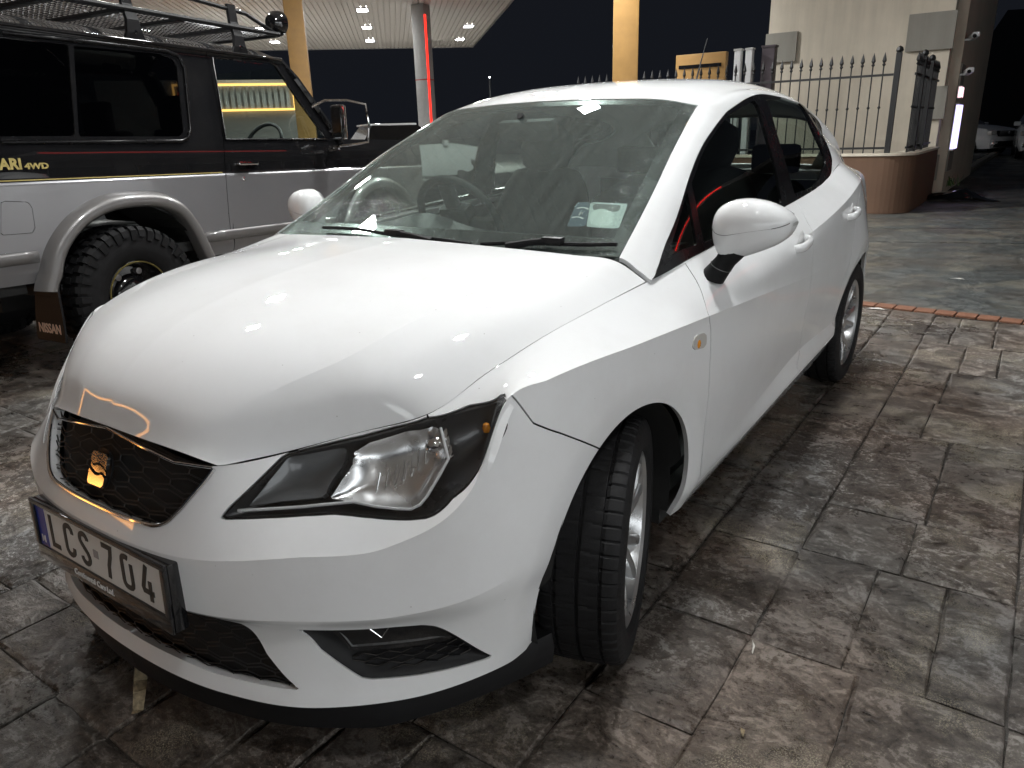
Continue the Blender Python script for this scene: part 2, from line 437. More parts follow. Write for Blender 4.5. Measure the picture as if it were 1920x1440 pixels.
class Net:
    """tensor surface through control points P[row, col, 3]; crease[row, col] in 0..1 breaks the slope across a row"""
    post = None
    def __init__(s, P, crease=None, sym=True, ucre=None):
        s.P = np.array(P, float); R, C, _ = s.P.shape
        s.cr = np.zeros((R, C)) if crease is None else np.array(crease, float)
        du = np.linalg.norm(s.P[:, 1:] - s.P[:, :-1], axis=2).mean(0); s.uk = np.concatenate([[0], np.cumsum(du)])
        dv = np.linalg.norm(s.P[1:] - s.P[:-1], axis=2).mean(1); s.vk = np.concatenate([[0], np.cumsum(dv)])
        s.sym = sym; s.ucre = np.zeros(C) if ucre is None else np.array(ucre, float)
    def grid(s, us, vs):
        Pu = np.swapaxes(s.P, 0, 1)                       # col,row,3
        T, d = hermite_tangents(Pu, s.uk)
        if s.sym: T[0] = d[0] * np.array([1, 0, 0])
        TL = T.copy(); TR = T.copy()
        for i in range(1, len(s.uk) - 1):
            w = s.ucre[i]; TL[i] = T[i]*(1-w) + d[i-1]*w; TR[i] = T[i]*(1-w) + d[i]*w
        Q = hermite_eval(Pu, TL, TR, s.uk, us)             # nu,row,3
        cr = np.stack([np.interp(us, s.uk, s.cr[r]) for r in range(len(s.P))], 0)   # row,nu
        Q = np.swapaxes(Q, 0, 1)                           # row,nu,3
        T, d = hermite_tangents(Q, s.vk); TL = T.copy(); TR = T.copy()
        for r in range(1, len(s.vk) - 1):
            w = cr[r][:, None]; TL[r] = T[r]*(1-w) + d[r-1]*w; TR[r] = T[r]*(1-w) + d[r]*w
        G = hermite_eval(Q, TL, TR, s.vk, vs)              # nv,nu,3
        return s.post(G) if s.post else G
    def sample(s, hu, hv):
        def knots(k, h):
            out = []
            for a, b in zip(k[:-1], k[1:]):
                n = max(1, int(math.ceil((b - a) / h))); out += list(np.linspace(a, b, n, endpoint=False))
            return np.array(out + [k[-1]])
        us = knots(s.uk, hu); vs = knots(s.vk, hv)
        return us, vs, s.grid(us, vs)

# lower body: rows run from the nose centre round the corner and along the flank to the tail centre
WROWS = [
 # c0 nose          c1              c2              c3              c4               c4b             c5 axle          c6 door         c7              c8 B post       c9              c10 rear axle   c11             c12 corner      c13 tail
 [(0,-.835,.20),(.31,-.803,.20),(.50,-.727,.20),(.64,-.602,.20),(.727,-.45,.20),(0.75,-0.37,0.2),(.765,-.29,.20),(.785,0,.20),(.778,.44,.20),(.772,.90,.20),(.766,1.44,.20),(.765,2.05,.21),(.775,2.47,.24),(.77,2.80,.27),(.66,3.10,.28),(0,3.20,.28)],
 [(0,-.822,.255),(.31,-.790,.255),(.50,-.712,.255),(.638,-.592,.255),(.735,-.45,.255),(0.765,-0.37,0.257),(.787,-.29,.26),(.81,0,.27),(.815,.44,.275),(.82,.90,.285),(.835,1.44,.325),(.828,2.05,.33),(.82,2.47,.34),(.80,2.80,.34),(.68,3.13,.36),(0,3.23,.36)],
 [(0,-.815,.345),(.31,-.782,.345),(.50,-.707,.35),(.635,-.602,.35),(.742,-.48,.355),(0.775,-0.39,0.357),(.80,-.30,.36),(.825,0,.36),(.828,.44,.345),(.822,.90,.365),(.815,1.44,.405),(.822,2.05,.40),(.835,2.47,.42),(.81,2.80,.42),(.69,3.15,.44),(0,3.245,.44)],
 [(0,-.850,.395),(.31,-.818,.397),(.50,-.742,.408),(.638,-.648,.413),(.745,-.525,.428),(0.785,-0.42,0.443),(.812,-.30,.46),(.836,0,.50),(.842,.44,.53),(.838,.90,.54),(.832,1.44,.55),(.838,2.05,.55),(.848,2.47,.56),(.805,2.80,.56),(.70,3.16,.55),(0,3.25,.55)],
 [(0,-.848,.512),(.31,-.816,.516),(.50,-.738,.541),(.638,-.640,.556),(.744,-.522,.652),(0.748,-0.413,0.783),(.779,-.313,.800),(.826,-.015,.803),(.841,.40,.782),(.842,.90,.748),(.842,1.44,.712),(.845,2.05,.70),(.852,2.47,.71),(.795,2.80,.72),(.70,3.14,.72),(0,3.23,.72)],
 [(0,-.812,.605),(.31,-.779,.595),(.515,-.662,.615),(.635,-.560,.655),(.708,-.425,.745),(0.715,-0.355,0.797),(.735,-.262,.818),(.768,-.01,.833),(.798,.41,.842),(.818,.90,.852),(.824,1.44,.868),(.824,2.05,.937),(.806,2.38,.988),(.742,2.75,.985),(.68,3.06,.98),(0,3.16,.98)],
 [(0,-.775,.705),(.315,-.738,.676),(.51,-.559,.721),(.61,-.479,.75),(.66,-.357,.804),(0.675,-0.29,0.823),(.69,-.22,.841),(.708,-.01,.866),(.738,.41,.902),(.742,.88,.940),(.730,1.44,.962),(.722,2.05,1.01),(.715,2.35,1.07),(.668,2.72,1.05),(.62,2.98,1.02),(0,3.10,1.02)],
]
WCREASE = [
 [0]*16, [0,0,0,0,0,0,0,0,0,.5,1,.6,0,0,0,0], [0,0,0,0,0,0,0,0,0,.5,1,.6,0,0,0,0],
 [1,1,1,1,.75,.25,0,0,0,0,0,0,0,0,0,0],
 [.9,.9,1,1,1,1,1,1,1,1,.6,0,0,0,0,0],
 [0,0,0,0,0,0,0,0,0,0,.5,.9,.9,.3,0,0], [0]*16]
W = Net(WROWS, WCREASE)

def hood_station(c, e, y1, z1, f=(.42, .74, .91), dy=(.04, .30, .66)):
    pts = [c]
    for ff, zz, yy in zip(f, z1, dy):
        pts.append((e[0]*ff, c[1] + (e[1]-c[1])*yy + y1*0, zz))
    return pts + [e]
HROWS_T = [   # stations front to rear, each centre -> shut line
 hood_station((0,-.775,.705),(.315,-.738,.676),0,(.7035,.697,.686)),
 hood_station((0,-.742,.775),(.400,-.654,.691),0,(.771,.752,.722),dy=(.05,.34,.72)),
 hood_station((0,-.665,.842),(.510,-.559,.721),0,(.836,.808,.766),dy=(.05,.34,.72)),
 hood_station((0,-.560,.888),(.610,-.479,.750),0,(.881,.849,.804),dy=(.05,.34,.72)),
 hood_station((0,-.400,.926),(.660,-.357,.804),0,(.918,.890,.852)),
 hood_station((0,-.235,.948),(.690,-.220,.841),0,(.940,.914,.882)),
 hood_station((0,.00,.963),(.708,-.01,.866),0,(.955,.931,.904)),
 hood_station((0,.155,.968),(.726,.225,.889),0,(.961,.951,.936)),
]
H = Net(np.swapaxes(np.array(HROWS_T), 0, 1)*1.0, [[0]*8, [0]*8, [0,.2,.5,.7,.8,.8,.8,.7], [0]*8, [0]*8])   # rows: centre..edge, cols: front..rear
H.sym = False
# upper body: stations cowl -> tail, lines centre -> belt
TROWS_T = [
 [(0,.185,.945),(.33,.190,.945),(.56,.205,.943),(.655,.215,.946),(.705,.222,.917),(.733,.228,.896),(.738,.230,.893)],
 [(0,.40,1.092),(.32,.415,1.088),(.53,.435,1.075),(.622,.455,1.064),(.668,.455,1.035),(.706,.447,.975),(.742,.447,.905)],
 [(0,.64,1.232),(.29,.655,1.227),(.495,.69,1.213),(.583,.715,1.200),(.632,.74,1.183),(.700,.735,1.065),(.745,.735,.928)],
 [(0,.885,1.352),(.27,.905,1.347),(.455,.945,1.335),(.541,.985,1.316),(.592,1.10,1.305),(.682,1.10,1.13),(.744,1.10,.948)],
 [(0,1.15,1.411),(.27,1.17,1.405),(.44,1.21,1.388),(.525,1.25,1.364),(.582,1.43,1.353),(.672,1.43,1.16),(.731,1.43,.960)],
 [(0,1.55,1.440),(.27,1.56,1.434),(.44,1.59,1.415),(.525,1.62,1.388),(.584,1.68,1.352),(.668,1.72,1.16),(.726,1.75,.972)],
 [(0,2.05,1.428),(.27,2.05,1.422),(.44,2.06,1.402),(.53,2.08,1.366),(.590,2.15,1.313),(.668,2.12,1.16),(.722,2.07,1.012)],
 [(0,2.55,1.385),(.27,2.55,1.378),(.44,2.53,1.352),(.53,2.50,1.305),(.605,2.46,1.20),(.665,2.40,1.14),(.712,2.36,1.072)],
 [(0,2.90,1.33),(.27,2.89,1.322),(.44,2.86,1.29),(.53,2.82,1.24),(.60,2.76,1.17),(.635,2.72,1.11),(.670,2.70,1.05)],
 [(0,3.06,1.16),(.25,3.05,1.155),(.42,3.02,1.14),(.51,2.99,1.12),(.57,2.96,1.09),(.60,2.95,1.05),(.62,2.96,1.02)],
 [(0,3.11,1.02),(.2,3.10,1.02),(.36,3.08,1.02),(.44,3.06,1.02),(.50,3.04,1.02),(.56,3.01,1.02),(.60,2.99,1.02)],
]
T = Net(np.swapaxes(np.array(TROWS_T), 0, 1), None, ucre=[0,0,0,.6,0,0,0,0,.8,0,0]); T.sym = False

ARCHES = [(-.015, .300, .348), (2.469, .300, .350)]
def arch_post(P):
    """the pressed lip band round the wheel openings leans inwards"""
    for yc, zc, r in ARCHES:
        d = np.hypot(P[..., 1]-yc, P[..., 2]-zc) - r
        m = np.clip((.068 - d) / .068, 0, 1.3); m = m * np.clip((P[..., 0]-.6)/.1, 0, 1)
        P[..., 0] -= .011 * m**1.3
    return P
W.post = arch_post

# ---------------------------------------------------------------- off-roader side surface, local frame: x out of the right flank, y forward from the rear axle
PA = [-1.0, -.55, 0, .5, .82, 1.2, 1.6, 1.98, 2.4, 2.8, 3.15]
def prow(z, l, nose=0.0, dz=0.0):
    return [(l - (.05 if a > 3.1 else .012 if a > 2.7 else 0) - (.04 if a < -.9 else 0), a, z + dz*max(0, a-2.0)) for a in PA]
PROWS = [prow(.55, -.035), prow(.62, -.01), prow(.82, 0), prow(1.075, .004), prow(1.20, -.006), prow(1.30, -.022), prow(1.55, -.068), prow(1.815, -.118), prow(1.845, -.105), prow(1.855, -.135), prow(1.92, -.30), prow(1.945, -.86)]
PN = Net(PROWS, [[0]*11, [.8]*11, [0]*11, [1]*11, [0]*11, [1]*11, [0]*11, [1]*11, [1]*11, [1]*11, [0]*11, [0]*11]); PN.sym = False
PATROL_LOC = (-2.90, .82, 0.0); PATROL_YAW = 6.0; PATROL_PITCH = -1.4
# outlines on the body surfaces, in surface parameters
TRIM = {
 'headlight': ('W', [(0.3451,0.626),(0.3552,0.6511),(0.4122,0.7366),(0.4209,0.7374),(0.4721,0.7354),(0.535,0.7326),(0.61,0.7362),(0.6964,0.7344),(0.8136,0.7001),(0.9242,0.6388),(0.9486,0.6043),(0.9585,0.555),(0.9625,0.52),(0.9615,0.5005),(0.945,0.4995),(0.915,0.5005),(0.88,0.504),(0.845,0.508),(0.8132,0.5169),(0.7991,0.5092),(0.7808,0.5071),(0.7622,0.5112),(0.7229,0.5316),(0.6824,0.5573),(0.6399,0.5805),(0.5931,0.6003),(0.555,0.6128),(0.4957,0.6207),(0.4295,0.6235),(0.373,0.6227),(0.3535,0.6209)]),
 'grille': ('W', [(-0.2,0.8382),(-0.2,0.55),(0.0776,0.5557),(0.1529,0.5624),(0.1995,0.5692),(0.2267,0.5864),(0.2522,0.6247),(0.276,0.669),(0.303,0.7257),(0.3054,0.7361),(0.3,0.736)]),
 'intake': ('W', [(-0.2,0.058),(-0.2,0.19),(0.1847,0.1818),(0.2209,0.1948),(0.3054,0.2225),(0.3645,0.2062),(0.4108,0.1256),(0.4866,0.0527),(0.3841,0.0549),(0.2746,0.0546),(0.1673,0.0596),(0.0533,0.058)]),
 'fog': ('W', [(0.4916,0.1988),(0.6061,0.1968),(0.6771,0.1958),(0.7283,0.189),(0.749,0.1772),(0.7631,0.1624),(0.7988,0.1214),(0.8446,0.0666),(0.8448,0.0588),(0.7475,0.0652),(0.6849,0.0691),(0.6203,0.0746),(0.6022,0.0801),(0.5889,0.0916),(0.58,0.1001),(0.5286,0.1413)]),
 'bumper_line': ('W', [(-0.5,-0.5),(-0.5,1.5),(0.73,1.5),(0.6984,0.7364),(0.7972,0.6177),(0.92,0.53),(0.9615,0.4995),(1.0147,0.441),(1.0672,0.4196),(1.1307,0.3908),(1.2219,0.3499),(1.3504,0.1807),(1.3,0.3),(1.3,-0.5)]),
 'fender_line': ('W', [(-0.5,-0.5),(-0.5,1.5),(1.7,1.5),(1.8027,0.7351),(1.7885,0.6786),(1.7579,0.5906),(1.7396,0.484),(1.7508,0.4479),(1.7407,0.4004),(1.7285,0.3539),(1.7181,0.248),(1.7586,0.0938),(1.72,0.06),(1.72,-0.5)]),
 'door_line': ('W', [(-0.5,-0.5),(-0.5,1.5),(2.62,1.5),(2.9056,0.7237),(2.8296,0.6582),(2.7869,0.5803),(2.7974,0.4751),(2.7905,0.3767),(2.7881,0.2932),(2.8331,0.1614),(2.769,0.1168),(2.8,0.06),(2.8,-0.5)]),
 'reardoor_line': ('W', [(-0.5,-0.5),(-0.5,1.5),(3.75,1.5),(3.7564,0.6224),(3.6021,0.5879),(3.5498,0.55),(3.485,0.4793),(3.4344,0.4089),(3.4124,0.312),(3.3927,0.2241),(3.3614,0.1797),(3.42,0.12),(3.42,-0.5)]),
 'marker': ('W', [(1.6222,0.4503),(1.6448,0.4545),(1.6937,0.4519),(1.7118,0.4433),(1.7055,0.4255),(1.6857,0.4209),(1.6302,0.4264),(1.613,0.4347)]),
 'side_window': ('T', [(0.004,0.884),(0.0544,0.8027),(0.0733,0.7948),(0.0922,0.7866),(0.1111,0.7786),(0.1302,0.7711),(0.1495,0.7646),(0.1721,0.7588),(0.1951,0.7545),(0.2183,0.7508),(0.2415,0.747),(0.2645,0.7425),(0.2995,0.7334),(0.3342,0.7227),(0.3688,0.7118),(0.4036,0.7015),(0.4387,0.6931),(0.4663,0.688),(0.494,0.6836),(0.5218,0.6798),(0.5498,0.6766),(0.5777,0.6738),(0.6094,0.6715),(0.6411,0.6701),(0.6729,0.6692),(0.7047,0.6686),(0.7365,0.6678),(0.7741,0.6668),(0.8117,0.6661),(0.8493,0.6655),(0.8869,0.6647),(0.9245,0.6636),(0.9573,0.6622),(0.9901,0.6606),(1.023,0.6589),(1.0558,0.6573),(1.0886,0.656),(1.1216,0.6551),(1.1545,0.6544),(1.1875,0.6538),(1.2204,0.6533),(1.2534,0.6527),(1.3181,0.6512),(1.3829,0.6496),(1.4476,0.648),(1.5124,0.6466),(1.5771,0.6457),(1.6279,0.646),(1.6788,0.6471),(1.7297,0.6481),(1.7804,0.648),(1.831,0.6457),(1.9058,0.6352),(1.9801,0.618),(2.0542,0.5993),(2.1284,0.5841),(2.203,0.5776),(2.2529,0.5774),(2.3088,0.5783),(2.3618,0.5814),(2.4031,0.5878),(2.4239,0.5988),(2.4086,0.6174),(2.3581,0.6409),(2.2931,0.6702),(2.2343,0.7062),(2.2022,0.7499),(2.2009,0.767),(2.2029,0.786),(2.2053,0.8051),(2.2054,0.8229),(2.2003,0.8377),(2.1918,0.8469),(2.1807,0.8547),(2.1678,0.8614),(2.1545,0.8674),(2.1416,0.873),(2.1036,0.8847),(2.0632,0.8888),(2.0214,0.8884),(1.9792,0.8866),(1.9377,0.8865),(1.8535,0.8885),(1.7691,0.8881),(1.6848,0.8865),(1.6004,0.8847),(1.5161,0.884),(1.4437,0.8843),(1.3713,0.8849),(1.299,0.8857),(1.2266,0.8864),(1.1542,0.887),(1.073,0.8875),(0.9918,0.888),(0.9106,0.8884),(0.8294,0.8886),(0.7482,0.8886),(0.6926,0.8885),(0.637,0.8885),(0.5815,0.8883),(0.5259,0.8878),(0.4703,0.8871),(0.4259,0.8862),(0.3814,0.8851),(0.337,0.8838),(0.2925,0.8825),(0.2481,0.8813)]),
 'glass_quarter': ('T', [(0.411,0.7046),(0.3548,0.8586),(0.1413,0.8174)]),
 'glass_front': ('T', [(0.4469,0.7095),(0.4717,0.7047),(0.4965,0.6998),(0.5214,0.6949),(0.5462,0.6904),(0.5712,0.6867),(0.6058,0.683),(0.6407,0.6805),(0.6756,0.6789),(0.7105,0.6777),(0.7454,0.6765),(0.7869,0.6754),(0.8285,0.6749),(0.8701,0.6747),(0.9116,0.6744),(0.9532,0.6737),(0.9845,0.6728),(1.0158,0.6717),(1.0472,0.6705),(1.0785,0.6693),(1.1098,0.6682),(1.1386,0.674),(1.123,0.7302),(1.1293,0.7889),(1.1271,0.8743),(0.7595,0.8778),(0.3995,0.868),(0.4133,0.8012)]),
 'glass_rear': ('T', [(1.2855,0.6734),(1.5496,0.657),(1.6264,0.6474),(1.7106,0.6285),(1.7911,0.6143),(1.8569,0.6186),(1.8969,0.6553),(1.9001,0.6663),(1.9022,0.6786),(1.904,0.6914),(1.9064,0.7038),(1.9104,0.7151),(1.9245,0.7334),(1.9445,0.7477),(1.9672,0.7604),(1.9895,0.7738),(2.0081,0.7902),(2.0143,0.7974),(2.0209,0.8051),(2.027,0.8129),(2.0318,0.8202),(2.0343,0.8266),(2.0286,0.8375),(2.0096,0.8437),(1.9831,0.8471),(1.9546,0.8496),(1.9299,0.8531),(1.8102,0.8711),(1.6888,0.8767),(1.5663,0.8752),(1.4436,0.8719),(1.3214,0.8722),(1.284,0.7996),(1.2694,0.7345)]),
 'glass_back': ('T', [(1.9265,0.6769),(2.2857,0.5975),(2.0874,0.7392),(2.0761,0.7847),(2.0298,0.7789),(1.9773,0.7297)]),
 'hl_reflector': ('W', [(0.5241,0.6493),(0.5316,0.678),(0.5403,0.6918),(0.5299,0.7127),(0.556,0.7226),(0.6431,0.7276),(0.719,0.7156),(0.7351,0.7044),(0.7649,0.637),(0.7536,0.6147),(0.7385,0.582),(0.7278,0.5695),(0.7088,0.5711),(0.6273,0.6148),(0.5775,0.6349)]),
 'hl_dark': ('W', [(0.417,0.7313),(0.5035,0.7244),(0.5139,0.7192),(0.5191,0.698),(0.5074,0.6731),(0.5114,0.6547),(0.434,0.657),(0.3829,0.6521)]),
 'hl_strip': ('W', [(0.3673,0.6427),(0.4218,0.644),(0.4761,0.6427),(0.5191,0.6407),(0.5775,0.6349),(0.6278,0.6135),(0.6776,0.5879),(0.7137,0.5654),(0.7312,0.5646),(0.741,0.5767),(0.7569,0.6102),(0.7693,0.6319),(0.7389,0.7044)]),
 'hl_upper': ('W', [(0.4143,0.7368),(0.4645,0.7343),(0.5361,0.7308),(0.6111,0.7345),(0.6975,0.7315),(0.8138,0.6958),(0.9161,0.6379)]),
 'hl_bulb': ('W', [(0.8532,0.6394),(0.7272,0.6863),(0.708,0.6078)]),
 'hl_side': ('W', [(0.7401,0.7047),(0.7541,0.6995),(0.7809,0.6304),(0.7732,0.6239)]),
 'fog_lamp': ('W', [(0.549,0.1873),(0.635,0.1844),(0.7484,0.1662),(0.7798,0.1277),(0.7222,0.1286),(0.6628,0.1303),(0.5835,0.1316)]),
 'fog_mesh': ('W', [(0.5851,0.1284),(0.6623,0.1272),(0.7215,0.1253),(0.7828,0.1221),(0.8256,0.0785),(0.7455,0.0846),(0.6395,0.0946),(0.6123,0.0982)]),
 'ws_sticker_blue': ('T', [(0.2144,0.3693),(0.2214,0.402),(0.12,0.4245),(0.1141,0.3783)]),
 'ws_sticker_white': ('T', [(0.2216,0.4033),(0.2291,0.5011),(0.1183,0.5114),(0.1201,0.4258)]),
 'ws_permit': ('T', [(0.1627,0.4862),(0.1487,0.4883),(0.1364,0.4858),(0.1275,0.4789),(0.123,0.4685),(0.123,0.4561),(0.1276,0.4434),(0.1364,0.4322),(0.1482,0.4239),(0.1616,0.4194),(0.1748,0.4195),(0.186,0.4241),(0.1938,0.4328),(0.1969,0.4443),(0.1948,0.4573),(0.1877,0.4697),(0.1764,0.4797)]),
 'ws_seal': ('T', [(0.2154,0.4096),(0.2199,0.487),(0.1888,0.4893),(0.1889,0.421)]),
 'wiper_a': ('T', [(0.035,-0.3501),(0.0353,-0.203),(0.021,-0.0686),(0.0171,0.065),(0.0056,0.1761)]),
 'wiper_b': ('T', [(0.0084,0.2052),(0.02,0.2796),(0.0281,0.38),(0.0318,0.4569),(0.0331,0.5388)]),
 'handle_front': ('W', [(2.6447,0.6196)]),
 'handle_rear': ('W', [(3.4817,0.5881)]),
 'p_win_a': ('P', [(0.6205,1.2456),(0.9714,1.2474),(0.8582,0.7617),(0.4715,0.7556),(0.03,0.7863),(0.03,1.2502)]),
 'p_win_b': ('P', [(1.0006,1.2449),(1.5476,1.2561),(1.6183,1.241),(1.6474,1.1993),(1.5676,0.7908),(1.5357,0.7645),(0.8787,0.759)]),
 'p_seal': ('P', [(-0.2,1.2682),(0.6279,1.2694),(1.0776,1.2756),(1.5921,1.2856),(1.6733,1.2556),(1.6954,1.1777),(1.6207,0.8078),(1.589,0.7584),(1.5345,0.7354),(0.4631,0.7269),(-0.2,0.7443)]),
 'p_door_glass': ('P', [(1.9433,1.2679),(2.2718,1.288),(2.4271,1.2951),(2.4967,1.2644),(2.6523,1.028),(2.8614,0.7555),(1.8792,0.7468)]),
 'p_door_line': ('P', [(-1,-1),(-1,4),(1.8953,1.3103),(1.9047,1.2279),(1.8859,0.9585),(1.8659,0.7467),(1.8372,0.6168),(1.8228,0.4803),(1.8133,0.2718),(1.8129,0.086),(1.84,0.2),(1.84,-1)]),
 'p_fuel': ('P', [(0.3936,0.4417),(0.5198,0.4284),(0.5362,0.4028),(0.5299,0.2875),(0.5103,0.2699),(0.3604,0.2737)]),
 'p_arch': ('P', [(0.5882,0.0342),(0.6187,0.121),(0.6857,0.2149),(0.7757,0.2904),(0.9143,0.3528),(1.1199,0.3746),(1.297,0.3563),(1.4027,0.3033),(1.4748,0.2042),(1.5448,0.0324)]),
 'p_pillar': ('P', [(2.5149,1.3107),(3.033,0.7523)]),
 'p_pt0': ('P', [(0.4097,0.5431),(1.4438,0.5407)]),
 'p_pt1': ('P', [(0.4388,0.641),(0.6485,0.602)]),
 'p_pt2': ('P', [(1.9422,0.6046),(2.1004,0.5766)]),
 'p_pt3': ('P', [(1.9708,0.4954),(1.9708,0.4954)]),
 'p_pt4': ('P', [(0.3311,0.144),(0.4482,0.0411)]),
 'p_pt5': ('P', [(2.2832,1.489),(2.2832,1.489)]),
}
# ---------------------------------------------------------------- ground
def slate(name, objrand=True, cols=((.022, .0185, .0160), (.066, .0575, .0500), (.112, .101, .090), (.200, .190, .178)), rough=(.16, .34, .62)):
    """stamped, sealed and worn: dark where the sealer holds and the wet stays, grey and dull where it has gone"""
    m, nt, b = mat(name); setp(b, spec=.5)
    v = geo_pos(nt); vst = geo_pos(nt, (2.2, 3.0, 2.2))
    big = noise(nt, v, 1.3, 3, .55, .3); patch = noise(nt, vst, 3.4, 8, .74, 1.2); streak = noise(nt, geo_pos(nt, (7.0, 13.0, 5.0)), 2.4, 5, .7, 1.0); fine = noise(nt, v, 60, 4, .75); grit = noise(nt, v, 300, 1, .6)
    mx = mathn(nt, 'ADD', mathn(nt, 'MULTIPLY', patch.outputs['Fac'], .56), mathn(nt, 'ADD', mathn(nt, 'MULTIPLY', streak.outputs['Fac'], .12), mathn(nt, 'MULTIPLY', fine.outputs['Fac'], .32)))
    c1 = ramp(nt, mx, [(.40, cols[0]), (.465, cols[1]), (.53, cols[2]), (.555, cols[3])])
    red = ramp(nt, big.outputs['Fac'], [(.40, (.95, .98, 1.0)), (.60, (1.12, .99, .91))])
    c2 = mixc(nt, 1.0, c1, red, 'MULTIPLY')
    if objrand:
        oi = nd(nt, 'ObjectInfo'); rv = ramp(nt, oi.outputs['Random'], [(0, (.80, .80, .82)), (.5, (1.0, .98, .96)), (1, (1.22, 1.19, 1.16))]); c2 = mixc(nt, 1.0, c2, rv, 'MULTIPLY')
    yel = ramp(nt, noise(nt, v, 2.3, 5, .65).outputs['Fac'], [(.52, 0), (.64, .9)]); spk = ramp(nt, grit.outputs['Fac'], [(.52, 0), (.60, 1)])
    c2 = mixc(nt, mathn(nt, 'MULTIPLY', yel, spk), c2, (.36, .32, .23))
    ln(nt, c2, b.inputs['Base Color'])
    wet = noise(nt, v, 1.0, 5, .6, .6); wm = mathn(nt, 'ADD', mathn(nt, 'MULTIPLY', wet.outputs['Fac'], .55), mathn(nt, 'MULTIPLY', mx, .45))
    ln(nt, ramp(nt, wm, [(.42, rough[0]), (.50, rough[1]), (.57, rough[2])]), b.inputs['Roughness'])
    hs = mathn(nt, 'ADD', mathn(nt, 'ADD', mathn(nt, 'MULTIPLY', streak.outputs['Fac'], .009), mathn(nt, 'MULTIPLY', patch.outputs['Fac'], .0075)), mathn(nt, 'ADD', mathn(nt, 'MULTIPLY', fine.outputs['Fac'], .0036), mathn(nt, 'MULTIPLY', grit.outputs['Fac'], .0006)))
    bump(nt, b, hs, 1.0, 1.0)
    return m
M['slate'] = slate('wet_slate'); M['slate_far'] = slate('wet_slate_field', False)
def grout_mat():
    m, nt, b = mat('wet_grout'); v = geo_pos(nt); n = noise(nt, v, 90, 5, .7); w = noise(nt, v, 4, 4, .6)
    ln(nt, ramp(nt, n.outputs['Fac'], [(.3, (.018, .016, .015)), (.7, (.075, .068, .060))]), b.inputs['Base Color']); ln(nt, ramp(nt, w.outputs['Fac'], [(.4, .06), (.65, .5)]), b.inputs['Roughness']); bump(nt, b, n.outputs['Fac'], .8, .006); return m
M['grout'] = grout_mat()
def concrete(name, c0, c1, sc=1.0, rough=(.35, .75), wave=.5):
    m, nt, b = mat(name); v = geo_pos(nt); vv = geo_pos(nt, (1.2, 4.5, 1)); a = noise(nt, v, .8*sc, 6, .65); f = noise(nt, vv, 3.2*sc, 8, .7, .6); g = noise(nt, v, 140, 4, .7)
    mx = mathn(nt, 'ADD', mathn(nt, 'MULTIPLY', a.outputs['Fac'], .5), mathn(nt, 'MULTIPLY', f.outputs['Fac'], .5))
    ln(nt, ramp(nt, mx, [(.36, c0), (.62, c1)]), b.inputs['Base Color']); ln(nt, ramp(nt, a.outputs['Fac'], [(.38, rough[0]), (.62, rough[1])]), b.inputs['Roughness'])
    bump(nt, b, mathn(nt, 'ADD', mathn(nt, 'MULTIPLY', f.outputs['Fac'], wave*.012), mathn(nt, 'MULTIPLY', g.outputs['Fac'], .0006)), 1.0, 1.0); return m
M['drive'] = slate('worn_concrete', False, ((.040, .042, .040), (.064, .068, .065), (.088, .093, .089), (.125, .13, .125)), (.30, .48, .68)); M['forecourt'] = concrete('forecourt_concrete', (.22, .21, .20), (.38, .37, .35), .5, (.5, .9), .15)
M['terracotta'] = plain('terracotta', (.21, .095, .055), .6, grain=.5, gscale=90, var=.3); M['kerb'] = concrete('kerb_concrete', (.16, .15, .13), (.28, .26, .22), 2)
M['asphalt'] = concrete('dark_asphalt', (.030, .030, .030), (.060, .060, .058), 1, (.4, .8), .2)
g_ = obj('ground', [(-400, -400, -.02), (400, -400, -.02), (400, 400, -.02), (-400, 400, -.02)], [(0, 1, 2, 3)], M['asphalt'], smooth=False); tag(g_, kind='structure')
paving = obj('paving', [(-7, -7, -.010), (7, -7, -.010), (7, 3.60, -.010), (-7, 5.30, -.010)], [(0, 1, 2, 3)], M['grout'], smooth=False); tag(paving, kind='structure')
fore = obj('forecourt', [(-48, -25, -.006), (-7.02, -25, -.006), (-7.02, 42, -.006), (-48, 42, -.006)], [(0, 1, 2, 3)], M['forecourt'], smooth=False); tag(fore, kind='structure')
# stamped slabs in strips along the car, joints where the photograph shows them
EDGE_Y = lambda x: 4.345-.122*(x-.6)
GROUPS = [-6.9, -6.2, -5.6, -4.9, -4.25, -3.6, -2.95, -2.3, -1.56, -.86, -.27, .24, .79, 1.06, 1.62, 2.2, 2.85, 3.5, 4.1, 4.8, 5.4, 6.1, 6.9]
FIXED = {1.06: ([-.72, -.30, .19, .70, 1.05, 1.84, 2.32, 2.86, 3.45], {.19: [1.28, 1.46], .70: [1.34], 1.05: [1.36], 1.84: [1.25], 2.32: [1.27], 2.86: [1.30, 1.47], -.30: [1.32], 3.45: [1.2, 1.42]}),
         .79: ([-.75, -.2, .20, .44, .67, 1.07, 1.80, 2.40, 2.90, 3.4], {}), -.86: ([-1.5, -.90, -.70, -.30], {-.90: [-.62], -.70: [-.63], -1.5: [-.42]}), -.27: ([-1.45, -.91, -.5], {-1.45: [-.03], -.91: [-.03]})}
near_slabs = 0; far = MB(); slab_rng = random.Random(11)
